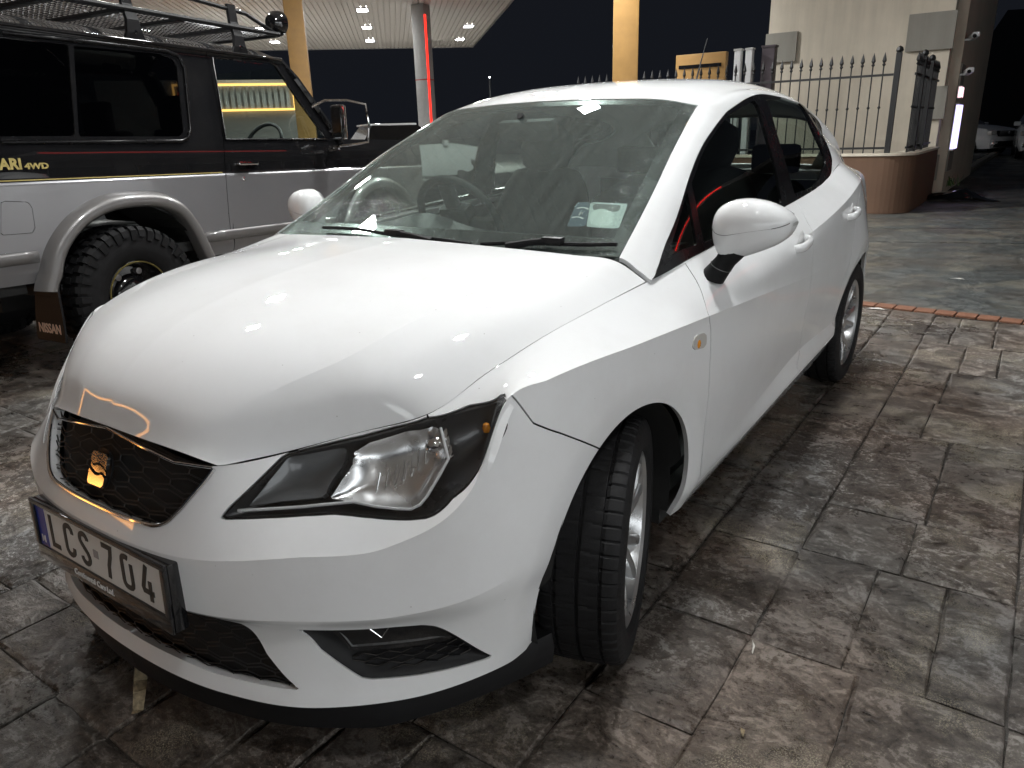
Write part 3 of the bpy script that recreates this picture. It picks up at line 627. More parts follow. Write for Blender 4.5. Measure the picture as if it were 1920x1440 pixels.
def slab_geo(x0, x1, y0, y1):
    g = slab_rng.uniform(.0010, .0032); x0 += g; x1 -= g; y0 += g; y1 -= g; j = lambda: slab_rng.uniform(-.0035, .0035)
    h = slab_rng.uniform(-.0025, .002); per = []
    nx = 2 if x1-x0 < .22 else 3; ny = 2 if y1-y0 < .22 else 4
    for k in range(nx): per.append((x0+(x1-x0)*k/nx, y0))
    for k in range(ny): per.append((x1, y0+(y1-y0)*k/ny))
    for k in range(nx): per.append((x1-(x1-x0)*k/nx, y1))
    for k in range(ny): per.append((x0, y1-(y1-y0)*k/ny))
    n = len(per); cx, cy = (x0+x1)/2, (y0+y1)/2
    per = [(x+j(), y+j()) for x, y in per]
    V = [(x, y, -.013) for x, y in per]+[(x, y, -.006+h) for x, y in per]
    V += [(x+(cx-x)*min(.12, .012/max(.05, abs(cx-x)+abs(cy-y))*1.4), y+(cy-y)*min(.12, .02/max(.05, abs(cx-x)+abs(cy-y))), h+slab_rng.uniform(-.001, .001)) for x, y in per]
    V.append((cx, cy, h)); F = []
    for k in range(n):
        q = (k+1) % n; F += [(k, q, n+q, n+k), (n+k, n+q, 2*n+q, 2*n+k), (2*n+k, 2*n+q, 3*n)]
    return V, F
for x0, x1 in zip(GROUPS[:-1], GROUPS[1:]):
    ytop = min(EDGE_Y(x0), EDGE_Y(x1))-.075; cuts, splits = FIXED.get(x0, ([], {})); cuts = list(cuts)
    lo = []; yy = min(cuts) if cuts else slab_rng.uniform(-.4, .4)
    while yy > -6.8: lo.append(yy); yy -= slab_rng.choice([.24, .32, .40, .52])
    yy = max(cuts) if cuts else lo[0]; hi = []
    while yy < ytop-.15: hi.append(yy); yy += slab_rng.choice([.26, .36, .44, .56])
    ys = sorted(set(lo+cuts+hi+[ytop]))
    for y0, y1 in zip(ys[:-1], ys[1:]):
        if y1-y0 < .04: continue
        sp = next((v for k_, v in splits.items() if abs(k_-y0) < .01), None)
        if sp is None:
            wd = x1-x0; sp = [] if wd < .35 else [x0+wd*f for f in slab_rng.choice([(.5,), (.36,), (.64,), (.42,), (.28, .62), ()])]
        xs_ = [x0]+list(sp)+[x1]
        for xa_, xb_ in zip(xs_[:-1], xs_[1:]):
            V, F = slab_geo(xa_, xb_, y0, y1)
            hidden = (-.7 < (xa_+xb_)/2 < .7 and -.2 < (y0+y1)/2 < 3.0)
            if -1.6 < xa_ and xb_ < 2.3 and y0 > -1.6 and not hidden and near_slabs < 290:
                obj('paving_slab', V, F, M['slate'], paving, smooth=False); near_slabs += 1
            else: far.add(V, F)
fo = far.build('paving_field', M['slate_far'], paving); tag(fo, kind='stuff')
# terracotta edging
edging = obj('brick_edging', [(-6.9, EDGE_Y(-6.9)-.07, -.009), (6.9, EDGE_Y(6.9)-.07, -.009), (6.9, EDGE_Y(6.9)+.07, -.009), (-6.9, EDGE_Y(-6.9)+.07, -.009)], [(0, 1, 2, 3)], M['grout'], smooth=False); tag(edging, kind='structure')
ang = math.atan(-.122); xx = -3.0; bk = None
while xx < 3.4:
    mb = MB(); L = .118; mb.box((-L/2, -.060, -.012), (L/2, .060, .004+random.uniform(-.0015, .0015)), Matrix.Translation((xx+L/2, EDGE_Y(xx+L/2), 0)) @ Euler((0, 0, ang+random.uniform(-.02, .02))).to_matrix().to_4x4(), bev=.004); mb.build('brick', M['terracotta'], edging); xx += .1265
# driveway beyond, in three pours with open joints
drive = obj('driveway', [(-30, 8.0, -.012), (30, 0.5, -.012), (30, 70, -.012), (-30, 70, -.012)], [(0, 1, 2, 3)], M['grout'], smooth=False); tag(drive, kind='structure')
def dl_y(k, x): return {0: EDGE_Y(x)+.066, 1: 7.64+.30*(x-.09), 2: 8.95+.31*(x-.09), 3: 64}[k]
for k in range(3):
    mb = MB(); xs = np.linspace(-7 if k == 0 else -14, 14, 24)
    mb.loft([[(x, dl_y(k, x)+.012, -.006), (x, dl_y(k+1, x)-.012, -.006+(.3*0))] for x in xs], closed=False, cap=False); mb.build('concrete_pour', M['drive'], drive)
# kerb and pavement beside the building
pv = MB(); pv.box((-2.6, 14.3, -.02), (-.14, 46, .11)); o_ = pv.build('pavement', M['asphalt']); tag(o_, kind='structure')
for k in range(24):
    mb = MB(); y0 = 14.3+k*.92; mb.box((-.135+.003*k, y0, -.02), (.045+.003*k, y0+.905, .125), bev=.012); mb.build('kerb_stone', M['kerb'], o_, True)
# ---------------------------------------------------------------- station canopy
CC = np.array([-20.26, 27.19]); CE = np.array([.684, -.729]); CP = np.array([-.729, -.684]); CZ = 5.0
def cpt(e, w, z=CZ): p = CC+CE*e+CP*w; return (p[0], p[1], z)
M['cladding'] = plain('ceiling_cladding', (.70, .64, .57), .45, var=.08); M['fascia'] = plain('canopy_fascia', (.42, .40, .38), .5, var=.1)
canopy = empty('forecourt_canopy', cpt(20, 7)); canopy.location = (0, 0, 0)
tag(canopy, 'wide flat petrol station canopy with ribbed pale ceiling', 'canopy')
rings = []; w = 0.0
mb = MB()
while w < 15.0:      # shallow ribs running with the length of the canopy
    for dw, dz in ((0, 0), (.004, .035), (.040, .035), (.044, 0)): rings.append([cpt(0, w+dw, CZ+dz), cpt(46, w+dw, CZ+dz)])
    w += .17
mb.loft(rings, closed=False, cap=False); cl = mb.build('ceiling_ribs', M['cladding'], canopy); tag(cl, kind='stuff')
MB().add([cpt(-.05, -.05, CZ+.6), cpt(46.05, -.05, CZ+.6), cpt(46.05, 15.1, CZ+.6), cpt(-.05, 15.1, CZ+.6)], [(0, 1, 2, 3)]).build('canopy_roof', M['fascia'], canopy)
for (e0, w0), (e1, w1) in (((-.05, -.05), (46.05, -.05)), ((46.05, -.05), (46.05, 15.1)), ((46.05, 15.1), (-.05, 15.1)), ((-.05, 15.1), (-.05, -.05))):
    MB().add([cpt(e0, w0, CZ-.02), cpt(e1, w1, CZ-.02), cpt(e1, w1, CZ+.6), cpt(e0, w0, CZ+.6)], [(0, 1, 2, 3)]).build('fascia', M['fascia'], canopy)
M['led'] = emit('led_panel', (.95, .98, 1.0), 34.0)
lamp_proto = None; lq = Matrix(((CE[0], CP[0], 0, 0), (CE[1], CP[1], 0, 0), (0, 0, 1, 0), (0, 0, 0, 1)))
lampd = bpy.data.lights.new('canopy_lamp', 'AREA'); lampd.shape = 'RECTANGLE'; lampd.size = .46; lampd.size_y = .30; lampd.energy = LAMP_W; lampd.color = (.99, 1.0, .985)
frame_me = None
A0 = np.array([.55, 1.10]); ae = (A0-CC) @ CE; aw = (A0-CC) @ CP
LAMPS = [(0, 0), (0, 1), (1, 0), (1, 1), (1, 2), (2, 0), (2, 1), (2, 2), (3, 0), (3, 1)]
SPOTS = [((r_, k_), (3.0+3.75*k_, (.8, 4.4, 8.1, 11.8)[r_])) for r_, k_ in LAMPS]
SPOTS += [(('n', i_), (ae+de, aw+dw)) for i_, (de, dw) in enumerate(((0, 0), (3.75, 0), (-7.5, -1.2), (-3.75, 0), (-3.75, 3.65), (-7.5, 3.65), (-11.25, -1.2)))]
NEARW = {0: .88, 1: .24, 2: 2.8, 6: 2.6}
for (row, k), (e, w) in SPOTS:
    if True:
        if frame_me is None:
            mb = MB(); mb.box((-.26, -.18, -.034), (.26, -.158, .02)); mb.box((-.26, .158, -.034), (.26, .18, .02)); mb.box((-.26, -.158, -.034), (-.238, .158, .02)); mb.box((.238, -.158, -.034), (.26, .158, .02)); frame_me = mb
            fm = mesh_from('lamp_frame', mb.V, mb.F, False); fm.materials.append(M['satin'])
            mb = MB(); mb.box((-.236, -.156, -.037), (.236, .156, -.028)); dm = mesh_from('lamp_panel', mb.V, mb.F, False); dm.materials.append(M['led'])
        lm = empty('ceiling_lamp', cpt(e, w, CZ-.002)); lm.rotation_euler = (0, 0, math.atan2(CE[1], CE[0]))
        for nm, me in (('lamp_frame', fm), ('lamp_panel', dm)):
            o_ = bpy.data.objects.new(nm, me); COL.objects.link(o_); o_.parent = lm
        ld_ = lampd
        if row == 'n' and k in NEARW: ld_ = lampd.copy(); ld_.energy = LAMP_W*NEARW[k]
        lo = bpy.data.objects.new('canopy_lamp', ld_); COL.objects.link(lo); lo.parent = lm; lo.location = (0, 0, -.06)
        seen = {(0, 0): 'square ceiling lamp in the right hand pair, lower one near the canopy corner', (0, 1): 'square ceiling lamp in the right hand pair, upper one near the canopy edge',
                (1, 0): 'lowest of the three square ceiling lamps in line beside the white post', (1, 1): 'middle of the three square ceiling lamps in line beside the white post', (1, 2): 'topmost of the three square ceiling lamps in line beside the white post',
                (2, 0): 'lower square ceiling lamp between roof rack and yellow column', (2, 1): 'upper square ceiling lamp just past the tip of the roof rack'}
        seen.update({(2, 2): 'square ceiling lamp mostly hidden behind the roof rack of the off-roader', (3, 0): 'square ceiling lamp glimpsed far left through the roof rack', (3, 1): 'second square ceiling lamp glimpsed far left through the roof rack', ('n', 0): 'square ceiling lamp right above the white hatchback', ('n', 1): 'square ceiling lamp above the paving ahead of the hatchback left wing', ('n', 2): 'square ceiling lamp behind the hatchback, over the terracotta edging', ('n', 3): 'square ceiling lamp behind the hatchback roof', ('n', 4): 'square ceiling lamp right above the off-roader', ('n', 5): 'square ceiling lamp beyond the off-roader hood', ('n', 7): 'square ceiling lamp near the canopy edge beside the hatchback rear door', ('n', 6): 'square ceiling lamp in front of the railings and cream building'})
        tag(lm, seen.get((row, k), 'square ceiling lamp'), 'ceiling lamp', 'lamps in the canopy ceiling')
# posts under the canopy
M['yellow'] = plain('yellow_paint', (.30, .165, .045), .5, var=.08); M['post_grey'] = plain('post_cladding', (.50, .50, .49), .45, var=.05); M['post_white'] = plain('post_white', (.72, .73, .74), .45, var=.04)
M['red_led'] = emit('red_led', (1.0, .02, .012), 2.2); M['red_band'] = plain('red_band', (.5, .03, .02), .4)
def column(name, x, y, s, m, label, rot=0, h=CZ):
    c_ = empty(name, (x, y, 0), (0, 0, rot)); mb = MB(); mb.box((-s/2, -s/2, 0), (s/2, s/2, h-.001), bev=.02); mb.build('shaft', m, c_, True)
    mb = MB(); mb.box((-s/2-.05, -s/2-.05, 0), (s/2+.05, s/2+.05, .12), bev=.01); mb.build('base', M['steel'], c_); tag(c_, label, 'column'); return c_
column('support_column', -11.0, 9.3, .36, M['yellow'], 'yellow square column rising behind the black off-roader', R(46))
column('support_column', -3.44, 8.5, .34, M['yellow'], 'yellow square column rising behind the roof of the white hatchback', R(26))
for (x, y, lab, m) in ((-14.55, 17.2, 'grey post with a red light strip down its right edge', M['post_grey']), (-20.2, 23.7, 'pale post standing behind the grey post with red light strip', M['post_white'])):
    c_ = column('canopy_post', x, y, .42, m, lab, R(12)); mb = MB(); mb.box((-.212, -.212, 2.9), (.212, .212, 2.93)); mb.build('trim_band', M['red_band'] if 'red_band' in M else M['orange_lens'], c_)
    if m is M['post_grey']: mb = MB(); mb.box((.212, -.205, .3), (.235, -.12, 4.7)); mb.build('light_strip', M['red_led'], c_)
# ---------------------------------------------------------------- building at the right
def render_mat(name, col, var=.08):
    m, nt, b = mat(name); v = geo_pos(nt); a = noise(nt, v, 1.3, 6, .65); st = noise(nt, geo_pos(nt, (6, 6, .5)), 1.5, 5, .6); f = noise(nt, v, 160, 4, .7)
    mx = mathn(nt, 'ADD', mathn(nt, 'MULTIPLY', a.outputs['Fac'], .5), mathn(nt, 'MULTIPLY', st.outputs['Fac'], .5))
    ln(nt, ramp(nt, mx, [(.35, tuple(x*(1-var*2.2) for x in col)), (.6, col)]), b.inputs['Base Color']); setp(b, rough=.85); bump(nt, b, f.outputs['Fac'], .35, .004); return m
M['cream'] = render_mat('cream_render', (.68, .61, .50)); M['stone_grey'] = render_mat('grey_panel', (.30, .285, .25)); M['brown'] = render_mat('brown_render', (.155, .088, .055)); M['iron'] = plain('wrought_iron', (.010, .010, .011), .5, grain=.3, gscale=200)
bld = empty('corner_building', (-1.5, 13.6, 0)); tag(bld, 'cream rendered building with grey stone panels behind the railings', 'building')
def bpart(name, lo, hi, m, bev=0): 
    mb = MB(); mb.box(tuple(np.array(lo)-np.array((-1.5, 13.6, 0))), tuple(np.array(hi)-np.array((-1.5, 13.6, 0))), bev=bev); return mb.build(name, m, bld)
bpart('wall', (-3.05, 13.6, 0), (-.06, 20, 6.5), M['cream']); bpart('side_wall', (-.059, 13.95, 0), (.10, 20, 6.5), M['cream'])
bpart('stone_panel', (-3.08, 13.54, 2.36), (-2.52, 13.599, 2.86), M['stone_grey']); bpart('stone_panel', (-.72, 13.53, 2.37), (-.02, 13.599, 2.94), M['stone_grey'])
bpart('stone_panel', (-.50, 13.53, 1.28), (.0, 13.599, 1.80), M['stone_grey']); bpart('stone_panel', (-.40, 13.53, .28), (.02, 13.599, .70), M['stone_grey'])
bpart('stone_panel', (.1005, 14.0, 1.70), (.125, 14.6, 2.15), M['stone_grey']); bpart('stone_panel', (.1005, 14.0, .40), (.125, 14.8, .78), M['stone_grey'])
M['lit_sign'] = emit('lit_sign', (.62, .56, 1.0), 1.6); M['lit_pink'] = emit('lit_pink_panel', (1.0, .62, .70), 1.4)
sg = empty('wall_sign', (.13, 13.9, .75)); tag(sg, 'tall violet lit sign on the side of the cream building', 'sign'); MB().box((-.02, .0, 0), (.05, .62, .78), bev=.008).build('sign_case', M['post_grey'], sg); MB().box((.0505, .03, .03), (.054, .59, .75)).build('sign_face', M['lit_sign'], sg); MB().box((.0, -.004, .03), (.048, -.0005, .75)).build('sign_edge', M['lit_sign'], sg)
sg = empty('wall_panel', (.13, 13.9, 1.60)); tag(sg, 'small pink lit panel above the violet sign', 'sign'); MB().box((-.02, 0, 0), (.05, .30, .20), bev=.006).build('panel_case', M['post_grey'], sg); MB().box((.0, -.004, .015), (.048, -.0005, .185)).build('panel_edge', M['lit_pink'], sg); MB().box((.0505, .02, .02), (.054, .28, .18)).build('panel_face', M['lit_pink'], sg)
def cctv(z, lab, dy=0):
    c_ = empty('security_camera', (.12, 14.0+dy, z)); tag(c_, lab, 'camera'); MB().tube([(-.02, 0, 0), (.06, 0, .0), (.10, -.02, .02)], .018, 8).build('bracket', M['post_white'], c_, True)
    MB().box((.04, -.20, -.01), (.14, .08, .075), Euler((R(-8), 0, R(20))).to_matrix().to_4x4(), bev=.02).build('camera_body', M['post_white'], c_, True); MB().lathe([(-.205, .001), (-.205, .03), (-.19, .032)], 12, 'y', Matrix.Translation((.13, -.03, .03))).build('camera_lens', M['gloss_black'], c_)
cctv(2.52, 'upper white security camera on the cream building corner'); cctv(1.98, 'lower white security camera on the cream building corner')
# low brown wall with rounded end and railings on it
lw = empty('low_wall', (-2.5, 10.5, 0)); tag(lw, 'low brown rendered wall with rounded end under the railings', 'wall')
pl = [(-5.6, 10.50), (-.42, 10.50)]+[(-.42+.42*math.sin(a), 10.92-.42*math.cos(a)) for a in np.linspace(.15, math.pi/2, 10)]+[(0, 13.45)]
inner = [(0-.28, 13.45), (-.28, 11.0), (-.5, 10.78), (-5.6, 10.78)]
MB().prism([(x+2.5, y-10.5) for x, y in pl+inner], .80).build('wall_body', M['brown'], lw)
mb = MB(); mb.prism([(x+2.5+(.02 if x > -.5 else 0), y-10.5-(.02 if y < 11 else 0)) for x, y in pl]+[(x+2.5, y-10.5) for x, y in inner], .035, Matrix.Translation((0, 0, .801))); mb.build('coping', M['cream'], lw)
fence = empty('railings', (-2.5, 10.64, .83)); tag(fence, 'black iron railings with spear tops on the low brown wall', 'railing')
bar_me = None
def bar_mesh():
    mb = MB(); mb.tube([(0, 0, 0), (0, 0, 1.18)], .0095, 6); mb.lathe([(1.16, .010), (1.18, .024), (1.20, .012), (1.23, .028), (1.27, .020), (1.34, .001)], 6, 'z'); mb.lathe([(.60, .010), (.62, .022), (.64, .010)], 6, 'z'); return mesh_from('bar', mb.V, mb.F, False)
bar_me = bar_mesh(); bar_me.materials.append(M['iron'])
x = -5.4
while x < -.42:
    o_ = bpy.data.objects.new('bar', bar_me); COL.objects.link(o_); o_.parent = fence; o_.location = (x+2.5, 0, 0); x += .1390
for z in (1.03, .06): MB().box((-3.0, -.012, z), (2.10, .012, z+.03)).build('rail', M['iron'], fence)
for (px, py, h) in ((-.36, 10.66, 1.32), (-.13, 11.35, 1.30), (-.12, 12.1, 1.28)):
    mb = MB(); mb.box((px+2.5-.035, py-10.64-.035, 0), (px+2.5+.035, py-10.64+.035, h)); mb.lathe([(h, .03), (h+.03, .05), (h+.07, .035), (h+.09, .001)], 8, 'z', Matrix.Translation((px+2.5, py-10.64, 0))); mb.build('fence_post', M['iron'], fence)
y = 10.85
while y < 13.3:
    o_ = bpy.data.objects.new('bar', bar_me); COL.objects.link(o_); o_.parent = fence; o_.location = (-.14+2.5, y-10.64, 0); y += .139
for z in (1.03, .06): MB().box((2.35, .1, z), (2.374, 2.75, z+.03)).build('rail', M['iron'], fence)
# board and posts behind the railings
bx = empty('orange_board', (-3.4, 11.3, 0)); tag(bx, 'ochre board with a dark slot standing behind the hatchback roof', 'board'); MB().box((-.46, -.06, .9), (.40, .06, 2.42), bev=.01).build('board', M['yellow'], bx); MB().box((-.40, -.075, 2.20), (.33, -.058, 2.255)).build('slot', M['gloss_black'], bx); MB().box((-.36, -.04, 0), (-.28, .04, .9)).build('leg', M['steel'], bx); MB().box((.22, -.04, 0), (.30, .04, .9)).build('leg', M['steel'], bx)
for x, lab in ((-2.77, 'left of the two pale gate posts beside the ochre board'), (-2.59, 'right of the two pale gate posts beside the ochre board')):
    o_ = empty('gate_post', (x, 11.2, 0)); MB().box((-.065, -.05, 0), (.045, .05, 2.40), bev=.01).build('post', M['post_white'], o_); MB().box((-.075, -.06, 2.401), (.055, .06, 2.43)).build('cap', M['post_grey'], o_); tag(o_, lab, 'post')
M['plum'] = plain('plum_paint', (.05, .035, .045), .5); o_ = empty('plum_post', (-2.32, 11.3, 0)); MB().box((-.1, -.08, 0), (.1, .08, 2.42), bev=.01).build('post', M['plum'], o_); MB().box((-.11, -.09, 2.421), (.11, .09, 2.45)).build('cap', M['plum'], o_); tag(o_, 'dark plum post between the pale posts and the cream building', 'post')
# ---------------------------------------------------------------- white hatchback: body panels
car = empty('hatchback_car', (0, 0, 0))
tag(car, 'white five door hatchback parked close by on wet stone paving', 'car')
WS = Patch(W, .009); HS = Patch(H, .009); TS = Patch(T, .010)
for p_ in (HS, TS):
    mid = len(p_.V)//2
    if p_.N[mid][2] < 0: p_.flip()
if WS.N[np.argmax(WS.V[:, 0])][0] < 0: WS.flip()
def arch_d(P):     # positive outside both wheel openings
    d = np.full(len(P.V), 9.0)
    for yc, zc, r in ARCHES: dz = P.V[:, 2]-zc; away = (P.V[:, 1] < yc) if yc < 1 else (P.V[:, 1] > yc); d = np.minimum(d, np.hypot(P.V[:, 1]-yc, np.where(away, dz*np.where(dz < 0, 1.0, 1), np.maximum(dz, -.02)))-r)
    return np.where(P.V[:, 0] > .5, d, 9.0)
def both(name, P, m, lip=.014):
    o_ = obj(name, *P.mesh(lip, both=True), m, car); return sharpen(o_, P)
def pair(name, P, m, lip=.014): return [sharpen(obj(name, *P.mesh(lip, mirror=mi), m, car), P) for mi in (False, True)]
WA = WS.clip(arch_d(WS))
front = WA.keep('bumper_line')
bumper_p = front
for h_ in ('headlight', 'grille', 'intake', 'fog'): bumper_p = bumper_p.drop(h_, .0012 if h_ == 'headlight' else .0005)
front_bumper = both('front_bumper', bumper_p, M['white'], .020)
rest = WA.drop('bumper_line')
fend = rest.keep('fender_line').drop('headlight', .0012)
fenders = pair('front_fender', fend, M['white'])
rest = rest.drop('fender_line')
sill_d = WS.vk[1] if hasattr(WS, 'vk') else W.vk[1]
def sill_cut(P): return P.S[:, 1]-(W.vk[1]+.006)
def before_rear(P): return 3.40-P.S[:, 0]
doors_zone = rest.clip(sill_cut(rest)-.0015)
sills = pair('sill', rest.clip(-sill_cut(rest)-.0015).clip(before_rear(rest.clip(-sill_cut(rest)-.0015))), M['white'])
fd = doors_zone.keep('door_line'); front_doors = pair('front_door', fd, M['white'])
rd0 = doors_zone.drop('door_line'); rd = rd0.keep('reardoor_line').clip  # noqa
rdp = rd0.keep('reardoor_line'); rear_doors = pair('rear_door', rdp, M['white'])
qz = rest.drop('door_line').drop('reardoor_line')
quarter = both('rear_quarter', qz, M['white'])
# hood
hood_p = HS.clip(np.minimum(np.minimum(H.vk[-1]-HS.S[:, 1], HS.S[:, 0]+.001)*1.0-.0010, H.uk[-1]-HS.S[:, 0]))
hood = both('hood', hood_p, M['white'], .022)
# roof with pillars; glass areas
ts_ws = lambda P: np.minimum(T.uk[3]-P.S[:, 0], T.vk[3]-P.S[:, 1])
roof_p = TS.clip(-ts_ws(TS)-.002).drop('side_window', .0015)
rw = lambda P: np.minimum(np.minimum(P.S[:, 0]-T.uk[8]-.03, T.uk[10]-.02-P.S[:, 0]), T.vk[3]-.03-P.S[:, 1])
roof = both('roof', roof_p.clip(-rw(roof_p)-.002), M['white'], .012)
ws_p = TS.clip(ts_ws(TS)-.001)
windscreen = both('windscreen', ws_p, M['windscreen'], 0)
band = np.minimum(np.minimum(T.uk[3]-.045-ws_p.S[:, 0], T.vk[3]-.045-ws_p.S[:, 1]), ws_p.S[:, 0]-.075)
fr_p = ws_p.clip(-band); fr_p.V = fr_p.V-fr_p.N*.003
both('windscreen_border', fr_p, M['seal'], 0)
rear_glass = both('rear_window', TS.clip(rw(TS)-.001), M['side_glass'], 0)
frame_p = TS.keep('side_window', .0005)
for g_ in ('glass_quarter', 'glass_front', 'glass_rear', 'glass_back'): frame_p = frame_p.drop(g_, 0)
wframes = pair('window_frame', frame_p, M['seal'], .012)
for g_, mm in (('glass_quarter', 'side_glass'), ('glass_front', 'side_glass'), ('glass_rear', 'side_glass'), ('glass_back', 'dark_glass')):
    gp = TS.keep(g_, -.004); gp.V = gp.V-gp.N*.004
    pair('side_window', gp, M[mm], 0)
# ---------------------------------------------------------------- hatchback: lamps, grilles, plate
OUTW = np.array([.45, -.85, .25])
def wpt(st, off=0.0): return on_net(W, st, off, OUTW)[0]
def wn_(st): return on_net(W, st, 0, OUTW)[1]
def sunk(P, name, d0, d1, fall, extra=None):
    """patch pushed in: d0 at its outline, d0 + d1 well inside"""
    d = np.maximum(P.sdist(name, .12), 0); k = 1-np.exp(-d/fall)
    P.V = P.V-P.N*(d0+d1*k)[:, None]; return P
def mir(o_V): return [(-v[0], v[1], v[2]) for v in o_V]
def two(name, V, F, m, parents, smooth=True):
    out = []
    for mi, par in zip((0, 1), parents):
        VV = mir(V) if mi else V; FF = [tuple(reversed(f)) for f in F] if mi else F
        out.append(obj(name, VV, FF, m, par, smooth))
    return out
def two_mb(name, mb, m, parents, smooth=False): 
    o_ = two(name, mb.V, mb.F, m, parents, smooth)
    if smooth:
        for x in o_: x.data.set_sharp_from_angle(angle=R(35))
    return o_
M['housing'] = plain('lamp_housing', (.030, .030, .032), .30, coat=.4)
M['mesh_plastic'] = plain('mesh_plastic', (.014, .014, .015), .55)
M['smoked'] = plain('smoked_lamp_insert', (.085, .088, .092), .25, coat=.5)
# headlights
hp = sunk(WS.keep('headlight', .0005), 'headlight', .004, .070, .030)
headlights = two('headlight', *hp.mesh(0), M['housing'], (car, car))
lens = WS.keep('headlight', .002)
two('lens', *lens.mesh(.006), M['lamp_glass'], headlights)
ring = WS.keep('headlight', .001).clip(-(WS.keep('headlight', .001).sdist('headlight')-.0045)); ring.V = ring.V-ring.N*.002
two('seal', *ring.mesh(0), M['gloss_black'], headlights)
rp = sunk(WS.keep('hl_reflector', 0), 'hl_reflector', .012, .036, .020)
two('reflector', *rp.mesh(.01), M['reflector'], headlights)
dp = sunk(WS.keep('hl_dark', 0), 'hl_dark', .014, .030, .05)
two('lamp_insert', *dp.mesh(.02), M['smoked'], headlights)
sp = sunk(WS.keep('hl_side', 0), 'hl_side', .016, .006, .02)
two('side_reflector', *sp.mesh(.012), M['satin'], headlights)
mb = MB(); mb.tube([wpt(p, -.012) for p in TRIM['hl_strip'][1]], .0030, 8); two_mb('light_strip', mb, M['strip_grey'], headlights, True)
mb = MB(); mb.tube([wpt(p, -.010) for p in TRIM['hl_upper'][1]], .0026, 8); two_mb('upper_strip', mb, M['grey_seal'], headlights, True)
b0 = wpt(TRIM['hl_bulb'][1][0], -.03); mb = MB(); mb.lathe([(-.011, .001), (-.008, .006), (0, .0085), (.008, .006), (.011, .001)], 16, 'z', Matrix.Translation(b0)); two_mb('indicator_bulb', mb, M['orange_lens'], headlights, True)
b1 = wpt(TRIM['hl_bulb'][1][1], -.036); n1 = wn_(TRIM['hl_bulb'][1][1]); q1 = Vector(n1).to_track_quat('Z', 'Y').to_matrix().to_4x4()
mb = MB(); mb.lathe([(-.02, .016), (.0, .018), (.004, .013), (.018, .012), (.022, .004), (.0225, .0005)], 20, 'z', Matrix.Translation(b1) @ q1); two_mb('main_bulb', mb, M['chrome'], headlights, True)
# ribs pressed into the reflector
mb = MB(); c0 = np.array(TRIM['hl_reflector'][1]).mean(0)
for k in range(7):
    s0 = c0[0]-.045+k*.017
    mb.tube([wpt((s0, c0[1]+.024+.003*k), -.030), wpt((s0+.004, c0[1]-.005+.003*k), -.041)], .0015, 6)
two_mb('reflector_ribs', mb, M['chrome'], headlights, True)
# upper grille
gp = WS.keep('grille', -.002); gp.V = gp.V-gp.N*.030
grille = both('upper_grille', gp, M['dark_void'], 0)
def half_to_full(mb):
    n = len(mb.V); mb2 = MB(); mb2.add(mb.V, mb.F); mb2.add(mir(mb.V), [tuple(reversed(f)) for f in mb.F]); return mb2
def hexnet(trim, cw, ch, off, r, slant=.0):
    poly = TRIM[trim][1]; pts = np.array(poly); mb = MB()
    s1, t0, t1 = pts[:, 0].max(), pts[:, 1].min(), pts[:, 1].max()
    segs = set()
    nrow = int((t1-t0)/ch)+2; ncol = int((s1+.1)/cw)+2
    for j in range(-1, nrow+1):
        for i in range(-1, ncol+1):
            cx = (i+(.5 if j % 2 else 0))*cw; cz = t0+j*ch
            h = [(cx-.5*cw, cz+.14*ch), (cx-.5*cw, cz-.14*ch), (cx-.16*cw, cz-.52*ch), (cx+.16*cw, cz-.52*ch), (cx+.5*cw, cz-.14*ch), (cx+.5*cw, cz+.14*ch), (cx+.16*cw, cz+.48*ch), (cx-.16*cw, cz+.48*ch)]
            h = [(cx-.5*cw, cz+.17*ch), (cx-.5*cw, cz-.17*ch), (cx, cz-.5*ch-.0*ch), (cx+.5*cw, cz-.17*ch), (cx+.5*cw, cz+.17*ch), (cx, cz+.5*ch)]
            for k in range(6):
                a, b = h[k], h[(k+1) % 6]; key = tuple(sorted(((round(a[0], 4), round(a[1], 4)), (round(b[0], 4), round(b[1], 4)))))
                segs.add(key)
    for a, b in segs:
        if a[0] < -1e-3 or b[0] < -1e-3: continue
        m_ = ((a[0]+b[0])/2, (a[1]+b[1])/2)
        ia, ib = in_poly(np.array([a[0], b[0]]), np.array([a[1], b[1]]), poly)
        if not (ia or ib): continue
        if ia != ib:
            p0, p1 = (a, b) if ia else (b, a); lo_f, hi_f = 0.0, 1.0
            for _ in range(10):
                mf = (lo_f+hi_f)/2; inside = in_poly(np.array([p0[0]+(p1[0]-p0[0])*mf]), np.array([p0[1]+(p1[1]-p0[1])*mf]), poly)[0]
                lo_f, hi_f = (mf, hi_f) if inside else (lo_f, mf)
            a, b = p0, (p0[0]+(p1[0]-p0[0])*lo_f, p0[1]+(p1[1]-p0[1])*lo_f)
        a_ = (max(a[0], .0008), min(max(a[1], .001), W.vk[-1]-.002)); b_ = (max(b[0], .0008), min(max(b[1], .001), W.vk[-1]-.002))
        mb.tube([wpt(a_, off), wpt(b_, off)], r, 5, cap=False)
    return half_to_full(mb)
hexnet('grille', .082, .034, -.013, .0014).build('honeycomb', M['mesh_plastic'], grille, True)
gl = [p for p in TRIM['grille'][1] if p[0] >= 0]
def smooth_line(pts, n=6):
    P = np.array(pts); k = np.concatenate([[0], np.cumsum(np.linalg.norm(P[1:]-P[:-1], axis=1))]); T_, d_ = hermite_tangents(P, k)
    return hermite_eval(P, T_, T_, k, np.linspace(0, k[-1], n*len(P)))
low = [(.0, gl[0][1]-.002)]+[p for p in gl]
top = [(.303, .7345), (.22, .7345), (.12, .7345), (.0, .7345)]
